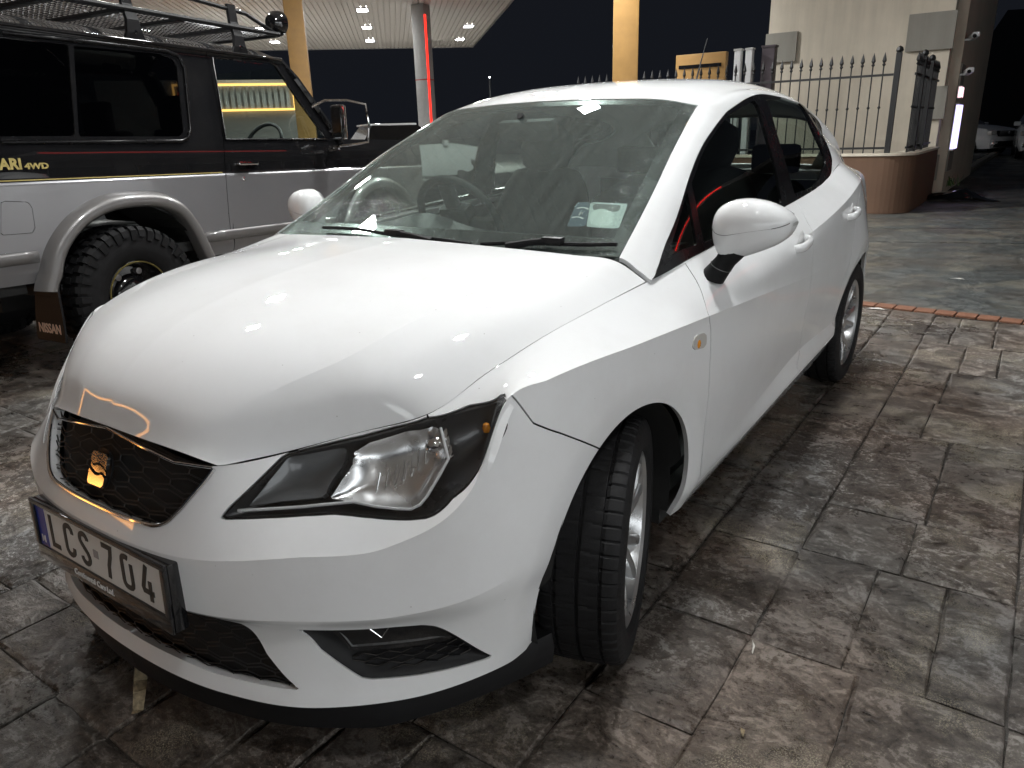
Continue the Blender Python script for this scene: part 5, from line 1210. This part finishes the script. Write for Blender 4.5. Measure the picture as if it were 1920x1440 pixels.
dg = plist('p_door_glass', .004); mb = MB(); mb.tube(dg, .008, 8, closed=True); side_pair('window_seal', mb, M['seal'])
mb = MB(); mb.tube([on_net(PN, (a, PN.vk[8]), .004, np.array([1, 0, .2]))[0] for a in np.linspace(.03, 2.55, 12)], .011, 8); side_pair('rain_gutter', mb, M['pblack'])
# stripe, mouldings
mb = MB()
st_ = [on_net(PN, (a, zc+.006), .0016, np.array([1, 0, .1]))[0] for a in np.linspace(.05, 1.80, 14)]; st2 = [on_net(PN, (a, zc+.0115), .0016, np.array([1, 0, .1]))[0] for a in np.linspace(.05, 1.80, 14)]
mb.loft([[a, b] for a, b in zip(st_, st2)], closed=False, cap=False); side_pair('pinstripe', mb, M['gold'])
for z0, z1, a0, a1 in ((.655, .725, -1.0, -.49), (.640, .715, .58, 1.97)):
    rings = []
    for a in np.linspace(a0, a1, 8): rings.append([(-.012, a, z0), (.022, a, z0+.008), (.026, a, z1-.02), (.020, a, z1-.004), (-.012, a, z1)])
    mb = MB(); mb.loft(rings); side_pair('side_moulding', mb, M['flare'])
# flares
def flare(cy, pts, nm='wheel_flare'):
    rings = []
    for (y, z) in pts:
        d = Vector((y-cy, z-.42)).normalized()
        def P(o, l): return (l, y+d.x*o, z+d.y*o)
        rings.append([P(-.012, -.03), P(-.012, .050), P(.004, .066), P(.030, .070), P(.055, .055), P(.075, .020), P(.085, -.01)])
    mb = MB(); mb.loft(rings, closed=False, cap=False); side_pair(nm, mb, M['flare'])
ap = [on_net(PN, p, 0, np.array([1, 0, 0.]))[0][1:] for p in TRIM['p_arch'][1]]; ap = smooth_line([tuple(p) for p in ap], 4)
flare(.06, [(-.455, .50), (-.44, .54)]+[tuple(p) for p in ap]+[(.56, .54), (.575, .50)])
flare(2.43, [(2.43+.50*math.cos(R(a)), .42+.50*math.sin(R(a))) for a in np.linspace(172, 8, 20)])
# wheels: block tread tyres
def mud_tyre(parent):
    R_, hw, rr = .405, .135, .195; mb = MB()
    mb.lathe([(-hw*.8, rr), (-hw*1.0, rr+.03), (-hw*1.04, rr+.09), (-hw*.97, R_-.036), (-hw*.86, R_-.019), (hw*.86, R_-.019), (hw*.97, R_-.036), (hw*1.04, rr+.09), (hw*1.0, rr+.03), (hw*.8, rr)], 96, 'x'); t = mb.build('tyre', M['rubber'], parent, True, 40)
    nb = 42; sh = []; tr = MB()
    def blk(a0, a1, x0, x1, r0, r1, skew=0, x0b=None):
        V = []
        for (r, sh_) in ((r0, 0), (r1, .008)):
            for (a, x) in ((a0, x0), (a1, x0+skew), (a1, x1+skew), (a0, x1)):
                aa = a+(sh_ if a == a0 else -sh_)*.9; V.append((x, r*math.cos(aa), r*math.sin(aa)))
        tr.add(V, [(0, 3, 2, 1), (4, 5, 6, 7), (0, 1, 5, 4), (1, 2, 6, 5), (2, 3, 7, 6), (3, 0, 4, 7)])
    for k in range(nb):
        a = 2*math.pi*k/nb; da = 2*math.pi/nb
        for s_ in (-1, 1):
            j = (.012 if k % 2 else -.004)
            # shoulder lug wraps over onto the sidewall
            x_in, x_out = s_*hw*.58, s_*hw*1.0; V = []
            for aa in (a+da*.10, a+da*.74):
                for (x, r) in ((x_in, R_-.020), (x_in, R_), (x_out-s_*.018, R_-.003), (x_out+s_*(.004+j*.5), R_-.024), (x_out+s_*.012, R_-.066-j*1.4), (x_out-s_*.012, R_-.070-j*1.4)): V.append((x, r*math.cos(aa), r*math.sin(aa)))
            F = [(0, 1, 2, 3, 4, 5), (11, 10, 9, 8, 7, 6)]+[(q, 6+q, 6+(q+1) % 6, (q+1) % 6) for q in range(6)]; tr.add(V, F)
            blk(a+da*(.30 if s_ > 0 else .0), a+da*(.98 if s_ > 0 else .70), s_*hw*.08, s_*hw*.50, R_-.016, R_, s_*.012*(1 if k % 2 else -1))
    tb = tr.build('tread_blocks', M['rubber'], parent); tag(tb, kind='stuff')
    return t
def off_wheel(loc, side):
    w = empty('wheel', loc); w.parent = off; w.rotation_euler = (R(random.uniform(0, 40)), 0, 0 if side > 0 else math.pi)
    mud_tyre(w); mb = MB(); mb.lathe([(.108, .200), (.118, .202), (.120, .192), (.100, .180), (.05, .170), (.03, .16), (.035, .12), (.06, .105), (.075, .07), (.08, .001)], 48, 'x'); rm = mb.build('rim', M['gloss_black'], w, True, 40)
    mb = MB(); mb.tube([(.121, .194*math.cos(a), .194*math.sin(a)) for a in np.linspace(0, 2*math.pi, 48, endpoint=False)], .005, 6, closed=True); mb.build('rim_ring', M['gold_dull'], w, True)
    for k in range(6): an = R(60*k); mb = MB(); mb.lathe([(.03, .02), (.062, .02), (.064, .001)], 8, 'x', Matrix.Translation((0, .14*math.cos(an), .14*math.sin(an)))); mb.build('rim_vent', M['steel'], w)
for y in (.04, 2.43):
    off_wheel((-.070, y, .402), 1); off_wheel((-PW+.070, y, .402), -1)
for yc in (.06, 2.43):
    for sgn in (0, 1):
        mb = MB(); mb.loft([[((-.0 if not sgn else -PW), yc+.52*math.cos(R(a)), .42+.51*math.sin(R(a))), ((-.45 if not sgn else -PW+.45), yc+.52*math.cos(R(a)), .42+.51*math.sin(R(a)))] for a in np.linspace(5, 175, 20)], closed=False, cap=False); mb.build('arch_liner', M['dark_void'], off)
mb = MB(); mb.box((-PW+.05, -.98, .50), (-.05, -.55, .62)); mb.box((-PW+.40, -.55, .45), (-.40, 3.0, .62)); mb.box((-PW+.04, .62, .46), (-.04, 1.86, .60)); mb.box((-PW+.44, -.5, .35), (-.44, -.3, .5)); mb.build('chassis', M['dark_void'], off)
mb = MB(); mb.tube([(-.2, .04, .402), (-PW+.2, .04, .402)], .06, 10); mb.tube([(-.2, 2.43, .402), (-PW+.2, 2.43, .402)], .06, 10); mb.build('axle', M['dark_void'], off)
# mud flap with its lettering
fm_ = Matrix.Translation((-.075, -.455, .40)) @ Euler((R(-3), 0, 0)).to_matrix().to_4x4()
mb = MB(); rings = []
for z, w0, w1 in ((.22, -.06, .125), (.12, -.075, .135), (-.05, -.11, .145), (-.16, -.125, .145), (-.185, -.12, .14)): rings.append([(w0, -.006, z), (w1, -.006-.0, z), (w1, .006, z), (w0, .006, z)])
mb.loft([[tuple(fm_ @ Vector(p)) for p in r] for r in rings]); flap = mb.build('mud_flap', M['black_plastic'], off)
M['flap_text'] = plain('flap_lettering', (.72, .55, .45), .6)
letters('flap_lettering', 'NISSAN', .072, fm_ @ frame_matrix((.012, -.0072, -.115), (1, 0, 0), (0, 0, 1), (0, -1, 0)), M['flap_text'], flap, .0006, .0022, .86, 1.0)
# flank lettering
def on_flank(name, txt, size, a, z, m, sx=1.0, bold=.0):
    p = on_net(PN, (a+1.0, zc+(z-1.075)), .0022, np.array([1, 0, 0.]))[0]
    return letters(name, txt, size, frame_matrix((.0058, a, z), (0, 1, 0), (0.02, 0, 1), (1, 0, 0)), m, off, .0007, bold, sx)
on_flank('flank_lettering', 'SAFARI', .074, -.585, 1.163, M['gold'], .98, .0030); on_flank('flank_lettering', '4WD', .040, -.398, 1.152, M['gold'], 1.35, .0018)
# handle, lock, mirrors
mb = MB(); mb.box((-.004, .93, 1.125), (.028, 1.10, 1.152), bev=.008); h1 = mb.build('door_handle', M['chrome'], off, True); mb = MB(); mb.lathe([(.0, .013), (.012, .012), (.014, .001)], 12, 'x', Matrix.Translation((0, .97, 1.035))); mb.build('door_lock', M['chrome'], off, True)
mb = MB(); mb.box((.0, 1.60, 1.318), (.055, 1.64, 1.33), bev=.003)
fr = [(.16, 1.87, 1.275), (.16, 1.87, 1.545), (.30, 1.85, 1.555), (.30, 1.85, 1.265)]
mb = MB(); rings = []
for k, (dx, dz) in enumerate(((0, 0), (.012, .012), (.012, .012), (0, 0))): pass
mb.box((.09, 1.80, 1.29), (.21, 1.85, 1.54), bev=.018); mir_o = mb.build('door_mirror', M['chrome'], off, True)
MB().box((.104, 1.794, 1.308), (.196, 1.7995, 1.522), bev=.0).build('mirror_glass', M['gloss_black'], mir_o)
mb = MB(); mb.tube([(-.03, 1.74, 1.53), (.05, 1.80, 1.575), (.22, 1.85, 1.570), (.34, 1.92, 1.54), (.35, 1.93, 1.40), (.33, 1.93, 1.27), (.20, 1.86, 1.25), (.0, 1.86, 1.24)], .009, 8); mb.tube([(.02, 1.84, 1.22), (.12, 1.85, 1.235)], .016, 8); mb.build('mirror_arm', M['chrome'], mir_o, True)
# screen, hood, tail
def pq(name, pts, m, parent=off): return MB().add(pts, [tuple(range(len(pts)))]).build(name, m, parent)
xa, xb = -.10, -PW+.10
pq('windscreen', [(-.03, 2.0, 1.29), (-PW+.03, 2.0, 1.29), (-PW+.14, 1.60, 1.80), (-.14, 1.60, 1.80)], M['side_glass'])
for sx_ in (0, 1):
    f = (lambda x: x) if not sx_ else (lambda x: -PW-x); mb = MB(); mb.tube([(f(-.02), 2.02, 1.27), (f(-.10), 1.67, 1.72), (f(-.15), 1.57, 1.84)], .03, 8); mb.build('screen_pillar', M['pblack'], off, True)
rings = []
for y, z, w_ in ((1.96, 1.285, .02), (2.3, 1.27, .02), (2.7, 1.25, .03), (3.05, 1.225, .05), (3.15, 1.17, .07)):
    rings.append([(-w_+.012, y, z-.14), (-w_-.01, y, z-.03), (-w_-.08, y, z), (-PW/2, y, z+.025), (-PW+w_+.08, y, z), (-PW+w_+.01, y, z-.03), (-PW+w_-.012, y, z-.14)])
mb = MB(); mb.loft(rings, closed=False, cap=False); mb.add(rings[-1]+[(-PW+.05, 3.16, .6), (-.05, 3.16, .6)], [tuple(range(9))]); mb.build('hood', M['pblack'], off, True)
pq('tail_panel', [(-.05, -1.0, .55), (-PW+.05, -1.0, .55), (-PW+.02, -1.0, 1.3), (-PW+.14, -1.0, 1.85), (-.14, -1.0, 1.85), (-.02, -1.0, 1.3)], M['pblack'])
mb = MB(); mb.box((-PW+.05, .3, .60), (-.05, 1.95, .66)); mb.box((-PW+.06, 1.85, .6), (-.06, 1.95, 1.22)); mb.box((-PW+.08, 1.70, 1.12), (-.08, 1.90, 1.26), bev=.04); mb.build('dashboard', M['dash'], off)
for x in (-.42, -1.28):
    s_ = empty('seat', (x, .95, .72)); s_.parent = off; MB().box((-.25, -.05, 0), (.25, .45, .16), bev=.05).build('cushion', M['fabric'], s_, True); MB().box((-.25, -.14, .1), (.25, .0, .66), bev=.05).build('backrest', M['fabric'], s_, True); MB().box((-.13, -.16, .64), (.13, -.06, .86), bev=.03).build('headrest', M['fabric'], s_, True)
swm = Matrix.Translation((-.42, 1.58, 1.25)) @ Euler((R(62), 0, 0)).to_matrix().to_4x4()
mb = MB(); mb.tube([tuple(swm @ Vector((.19*math.cos(a), .19*math.sin(a), 0))) for a in np.linspace(0, 2*math.pi, 36, endpoint=False)], .014, 8, closed=True); mb.box((-.18, -.02, -.015), (.18, .02, .01), swm); mb.box((-.05, -.05, -.03), (.05, .05, .02), swm); mb.build('steering_wheel', M['dash'], off, True)
# roof rack
rack = empty('roof_rack', (0, 0, 0)); rack.parent = off
rz = 2.03
mb = MB()
for x in (-.17, -PW+.17): mb.tube([(x, -1.0, rz), (x, .6, rz), (x, 1.62, rz-.005)], .017, 8)
mb.tube([(-.17, 1.62, rz-.005), (-PW+.17, 1.62, rz-.005)], .017, 8); mb.build('rack_rail', M['black_plastic'], rack, True)
mb = MB()
for x in (-.20, -PW+.20): mb.tube([(x, -1.0, 2.16), (x, .9, 2.16), (x, 1.35, 2.13), (x, 1.60, 2.04)], .014, 8)
mb.build('upper_rail', M['black_plastic'], rack, True)
for y in (-.58, .42, 1.22):
    for f in ((lambda x: x), (lambda x: -PW-x)):
        mb = MB(); rings = []
        for (x, z, w_) in ((-.16, 1.845, .075), (-.155, 1.90, .05), (-.16, 1.97, .038), (-.19, 2.06, .034), (-.20, 2.17, .032)): rings.append([(f(x-.012), y-w_, z), (f(x+.012), y-w_, z), (f(x+.012), y+w_, z), (f(x-.012), y+w_, z)])
        if f(1) < 0: rings = [list(reversed(r)) for r in rings]
        mb.loft(rings); br = mb.build('rack_bracket', M['black_plastic'], rack)
        mb = MB(); mb.lathe([(.0, .013), (.010, .012), (.012, .001)], 10, 'x', Matrix.Translation((f(-.145), y, 1.90)) if f(1) > 0 else Matrix.Translation((f(-.145), y, 1.90)) @ Matrix.Diagonal((-1, 1, 1, 1))); mb.build('rack_bolt', M['chrome'], rack)
for y in np.arange(-.9, 1.6, .42): mb = MB(); mb.box((-PW+.17, y-.025, rz-.025), (-.17, y+.025, rz-.005)); mb.build('cross_bar', M['black_plastic'], rack)
mb = MB()       # expanded metal floor
for i, y in enumerate(np.arange(-.98, 1.58, .030)):
    mb.tube([(-.19, y, rz-.004), (-PW+.19, y+.0, rz-.004)], .0032, 4, cap=False)
for x in np.arange(-.19, -PW+.19, -.055): mb.tube([(x, -1.0, rz-.002), (x, 1.6, rz-.002)], .0032, 4, cap=False)
ms = mb.build('mesh_floor', M['satin'], rack); tag(ms, kind='stuff')
mb = MB(); mb.lathe([(-.05, .001), (-.045, .05), (-.01, .078), (.03, .085), (.05, .085), (.052, .078), (.045, .001)], 28, 'y', Matrix.Translation((-.24, 1.66, 2.115))); sl_ = mb.build('spot_lamp', M['gloss_black'], rack, True); mb = MB(); mb.tube([(-.24, 1.64, 2.03), (-.24, 1.64, 2.06)], .012, 8); mb.build('lamp_bracket', M['black_plastic'], rack)
mb = MB(); mb.lathe([(.046, .001), (.053, .076), (.054, .082)], 28, 'y', Matrix.Translation((-.24, 1.66, 2.115))); mb.build('lamp_glass', M['clear_lens'], rack, True)
# tail: bumper, lamps, door glass and spare wheel cover
MB().box((-PW+.02, -1.16, .52), (-.02, -1.0, .70), bev=.03).build('rear_bumper', M['black_plastic'], off, True)
M['tail_red'] = plain('tail_lens', (.30, .010, .010), .15, coat=.6)
for x0 in (-.24, -PW+.06): MB().box((x0, -1.03, .92), (x0+.18, -.99, 1.20), bev=.01).build('tail_lamp', M['tail_red'], off, True)
MB().box((-PW+.24, -1.012, 1.32), (-.24, -1.002, 1.74), bev=.004).build('tail_window', M['gloss_black'], off)
MB().box((-PW+.01, -1.008, .58), (-.01, -1.001, 1.07)).build('tail_gate', M['pgrey'], off)
mb = MB(); mb.lathe([(-1.23, .001), (-1.23, .22), (-1.21, .36), (-1.15, .39), (-1.05, .38), (-1.03, .30)], 40, 'y', Matrix.Translation((-PW*.62, 0, 1.02))); mb.build('spare_wheel', M['rubber'], off, True)
# ---------------------------------------------------------------- distant cars, kiosk, lamps
def far_car(name, loc, rz, m, label, plate_txt=None):
    c_ = empty(name, loc, (0, 0, rz)); tag(c_, label, 'car')
    # profile of a crossover seen mostly from the front; front at -y
    secs = [(-2.2, .30, .62, .74), (-2.12, .25, .80, .84), (-1.9, .24, .95, .88), (-1.2, .24, 1.06, .91), (-.85, .24, 1.10, .92)]
    rings = []
    for y, zb, zt, hw in secs+[(1.9, .26, 1.05, .90), (2.15, .35, .95, .82)]:
        rings.append([(-hw*.92, y, zb), (-hw, y, zb+.15), (-hw, y, zt-.18), (-hw*.90, y, zt-.03), (-hw*.5, y, zt+.015), (hw*.5, y, zt+.015), (hw*.90, y, zt-.03), (hw, y, zt-.18), (hw, y, zb+.15), (hw*.92, y, zb)])
    mb = MB(); mb.loft(rings); mb.build('body', m, c_, True, 40)
    mb = MB(); mb.loft([[(-.80, -.9, 1.06), (.80, -.9, 1.06), (.86, 1.6, 1.06), (-.86, 1.6, 1.06)], [(-.62, -.05, 1.56), (.62, -.05, 1.56), (.64, 1.2, 1.58), (-.64, 1.2, 1.58)]]); mb.build('cabin_glass', M['gloss_black'], c_)
    mb = MB(); mb.box((-.64, -.02, 1.565), (.64, 1.3, 1.62), bev=.03); mb.build('roof', m, c_, True)
    mb = MB(); mb.box((-.52, -2.235, .66), (.52, -2.10, .86), bev=.02); gr = mb.build('grille', M['gloss_black'], c_); mb = MB(); mb.box((-.70, -2.225, .30), (.70, -2.1, .50), bev=.02); mb.build('lower_grille', M['black_plastic'], c_)
    for s_ in (-1, 1):
        mb = MB(); mb.box((s_*.70-.17, -2.16, .72), (s_*.70+.13, -1.98, .86), bev=.03); mb.build('headlight', M['clear_lens'], c_, True)
        mb = MB(); mb.box((s_*.66-.12, -2.24, .36), (s_*.66+.12, -2.1, .48), bev=.03); mb.build('fog_lamp', M['chrome'], c_, True)
        mb = MB(); mb.box((s_*.95-.10, -.75, 1.02), (s_*.95+.10, -.62, 1.16), bev=.03); mb.build('mirror', m, c_, True)
        for y in (-1.35, 1.35):
            mb = MB(); mb.lathe([(-.1, .2), (-.1, .33), (.1, .33), (.1, .2), (.06, .01)], 24, 'x', Matrix.Translation((s_*.80, y, .33)) @ Matrix.Diagonal((s_, 1, 1, 1))); mb.build('wheel', M['rubber'], c_, True, 30)
    if plate_txt is not None: mb = MB(); mb.box((-.26, -2.25, .53), (.26, -2.236, .64)); mb.build('number_plate', M['plate_white'], c_)
    # lion-like badge is left as a plain chrome shield
    mb = MB(); mb.lathe([(-2.245, .001), (-2.242, .055), (-2.236, .06)], 12, 'y', Matrix.Translation((0, 0, .78))); mb.build('badge', M['chrome'], gr, True)
    return c_
far_car('parked_car', (1.5, 30.5, 0), R(4), M['white'], 'white crossover facing us on the dark driveway at the right', 'x')
far_car('parked_car', (-1.6, 33, 0), R(60), M['white'], 'pale car half hidden in the dark behind the cream building')
M['red_lamp'] = emit('red_lamp', (1, .03, .05), 3.0)
fc = far_car('parked_car', (-13.0, 14.6, 0), R(150), M['white'], 'white car with a red tail light beyond the off-roader hood')
for s_ in (-.68, .68): MB().box((s_-.1, 2.1, .78), (s_+.1, 2.2, .92), bev=.02).build('tail_light', M['red_lamp'], fc)
# kiosk beyond the pumps with a lit amber border
M['amber'] = emit('amber_led', (1.0, .50, .14), 3.0); M['slat'] = plain('slat_grey', (.30, .30, .30), .5)
kio = empty('kiosk', (-19.4, 14.0, 0), (0, 0, R(52.6))); tag(kio, 'kiosk with an amber light border seen through the off-roader window', 'kiosk')
mb = MB(); mb.box((-4, .0, 0), (1.75, 3, 3.1)); mb.build('kiosk_wall', M['slat'], kio)
for k in range(18): mb = MB(); mb.box((-1.75+k*.185, -.06, 2.26), (-1.75+k*.185+.12, -.001, 2.92)); mb.build('slat', M['post_grey'], kio)
for lo, hi in (((-1.9, -.10, 2.93), (1.66, -.04, 2.99)), ((-1.9, -.10, 2.19), (1.66, -.04, 2.25)), ((1.60, -.10, 2.251), (1.66, -.04, 2.929)), ((-1.9, -.10, 2.251), (-1.84, -.04, 2.929))): mb = MB(); mb.box(lo, hi); mb.build('light_border', M['amber'], kio)
mb = MB(); mb.box((-1.75, -.16, 2.30), (-1.20, -.11, 2.75), bev=.02); mb.build('red_sign', M['red_led'], kio)
# unseen shop: red line mirrored in the car windows, glowing panes added as fill
shop = empty('shop_front', (9.5, 8, 0)); tag(shop, 'long unseen shop front with added fill windows and a red light line mirrored in the car windows', 'shop'); mb = MB(); mb.box((.0, -24, 0), (4, 20, 4.0)); mb.build('shop_wall', M['stone_grey'], shop)
M['red_line'] = emit('red_line', (1, .02, .015), 4); mb = MB(); mb.box((-4.34, -1.4, 3.748), (-4.305, 5.0, 3.782)); mb.build('light_line', M['red_line'], shop); mb = MB(); mb.box((-4.3, -1.5, 3.62), (-.001, 20, 3.9)); mb.build('awning', M['fascia'], shop)
M['side_fill'] = emit('added_side_fill', (.95, .985, 1.0), FILL_L); M['side_fill'].cycles.emission_sampling = 'AUTO'  # made-up glow, added to fill the hatchback's flank and bumper
for k in range(11):
    mb = MB(); y0 = -23.6+k*3.95; mb.box((-.03, y0, .45), (-.001, y0+3.3, 2.75)); wdw = mb.build('added_shop_window', M['side_fill'] if k <= 4 else M['gloss_black'], shop)
    for yy in (y0-.03, y0+1.62, y0+3.27): mb = MB(); mb.box((-.08, yy, .40), (-.031, yy+.06, 2.80)); mb.build('mullion', M['steel'], wdw)
# lit display window ahead on the left; its amber shows on the hatchback nose, badge and the off-roader flare
dw = empty('display_window', (-6.6, -4.9, 0), (0, 0, R(-58))); tag(dw, 'display window with an amber light border, mirrored in the hatchback badge', 'window')
mb = MB(); mb.box((-1.9, -.4, 0), (1.9, -.05, 2.6)); mb.build('window_wall', M['stone_grey'], dw); mb = MB(); mb.box((-1.4, -.049, .35), (1.4, -.03, 1.65)); mb.build('pane', M['gloss_black'], dw)
M['amber_bright'] = emit('amber_display', (1.0, .40, .08), 5.0); M['amber_bright'].cycles.emission_sampling = 'AUTO'
for lo, hi in (((-1.5, -.05, 1.65), (1.5, .02, 1.80)), ((-1.5, -.05, .20), (1.5, .02, .35)), ((-1.5, -.05, .351), (-1.38, .02, 1.649)), ((1.38, -.05, .351), (1.5, .02, 1.649))): mb = MB(); mb.box(lo, hi); mb.build('light_border', M['amber_bright'], dw)
# litter and small things on the paving
def leafmat(): return plain('dry_litter', (.30, .24, .15), .8, grain=.4, gscale=80, var=.4)
M['litter'] = leafmat(); M['paper'] = plain('paper', (.62, .60, .56), .8)
def litter(pts, w, label, nm='dry_leaf', m='litter'):
    mb = MB(); rings = []
    for i, (x, y, z) in enumerate(pts):
        a = pts[max(0, i-1)]; b = pts[min(len(pts)-1, i+1)]; d = Vector((b[0]-a[0], b[1]-a[1], 0)).normalized(); n_ = Vector((-d.y, d.x, 0)); ww = w*(1-.5*abs(2*i/(len(pts)-1)-1))
        rings.append([Vector((x, y, z))-n_*ww+Vector((0, 0, .006)), Vector((x, y, z+.003+.004*(i % 2))), Vector((x, y, z))+n_*ww+Vector((0, 0, .009*(i % 2)))])
    mb.loft(rings, closed=False, cap=False); o_ = mb.build(nm, M[m]); tag(o_, label, 'litter'); return o_
litter([(-.17, -.735, .075), (-.13, -.76, .050), (-.095, -.785, .030), (-.065, -.805, .022), (-.035, -.83, .006), (-.028, -.842, .004)], .016, 'crumpled dry wrapper lying under the front bumper', 'crumpled_wrapper')
litter([(1.075, .165, .005), (1.085, .14, .006), (1.088, .118, .005)], .0028, 'thin pale twig on the paving beside the front wheel', 'twig', 'paper')
litter([(1.145, -.135, .005), (1.15, -.145, .006), (1.152, -.155, .005)], .005, 'small orange leaf on the paving near the bottom edge')
litter([(.62, 4.16, .004), (.70, 4.17, .004), (.76, 4.17, .004)], .018, 'white paper scrap beside the terracotta edging', 'paper_scrap', 'paper')
litter([(1.0, 5.62, -.002), (1.08, 5.62, 0), (1.13, 5.61, -.002)], .012, 'white paper scrap on the grey driveway', 'paper_scrap', 'paper')
# dark bag against the building and grass tuft at the kerb
mb = MB(); rings = []
for i, (x, w_, h) in enumerate(((-.05, .02, .02), (.1, .16, .10), (.3, .22, .14), (.5, .18, .18), (.62, .12, .12), (.8, .10, .04), (1.0, .02, .01))):
    rings.append([(x+.05*math.sin(3*a+i), 12.9+w_*math.cos(a)*(1+.2*math.sin(5*a+i)), max(.0, h*(.6+.5*math.sin(a)))) for a in np.linspace(0, 2*math.pi, 14, endpoint=False)])
mb.loft(rings); o_ = mb.build('black_bag', M['gloss_black'], None, True, 50); tag(o_, 'crumpled black bag on the driveway by the brown wall', 'bag')
M['grass'] = plain('grass', (.045, .11, .015), .6, var=.3); mb = MB()
for k in range(160):
    x = random.gauss(.0, .10); y = random.gauss(14.95, .15); h = random.uniform(.08, .24); a = random.uniform(0, 6.28); dx, dy = .06*math.cos(a), .06*math.sin(a)
    mb.add([(x-.006, y, .1), (x+.006, y, .1), (x+dx*.4+.004, y+dy*.4, .1+h*.6), (x+dx, y+dy, .1+h)], [(0, 1, 2), (0, 2, 3)])
o_ = mb.build('grass_tuft', M['grass']); tag(o_, kind='stuff')
# hillside in the distance with a few lamps
hv = []; xs = np.linspace(-9, 200, 40)
M['hill'] = plain('dark_hill', (.030, .028, .024), .9, var=.3)
mb = MB(); mb.loft([[(x, 95+10*math.sin(x*.05), -.5), (x, 130, 9+5*math.sin(x*.045+1)+3*math.sin(x*.13)), (x, 190, 16+6*math.sin(x*.03+2))] for x in xs], closed=False, cap=False); o_ = mb.build('hill', M['hill'], None, True); tag(o_, kind='structure')
def far_lamp(loc, m, lab, r=.25): 
    c_ = empty('distant_lamp', loc); tag(c_, lab, 'lamp'); mb = MB(); mb.lathe([(-r, .001), (-r*.7, r*.7), (0, r), (r*.7, r*.7), (r, .001)], 10, 'z'); mb.build('globe', m, c_, True); mb = MB(); mb.tube([(0, 0, -r-3), (0, 0, -r)], .06, 6); mb.build('pole', M['steel'], c_)
M['white_lamp'] = emit('white_lamp', (.9, .95, 1), 6)
far_lamp((-30.5, 42.5, 5.0), M['white_lamp'], 'tiny white lamp in the dark between the yellow column and grey post', .06)
far_lamp((2.0, 92, 11.3), M['red_lamp'], 'tiny red lamp on the dark hillside at top right', .16)
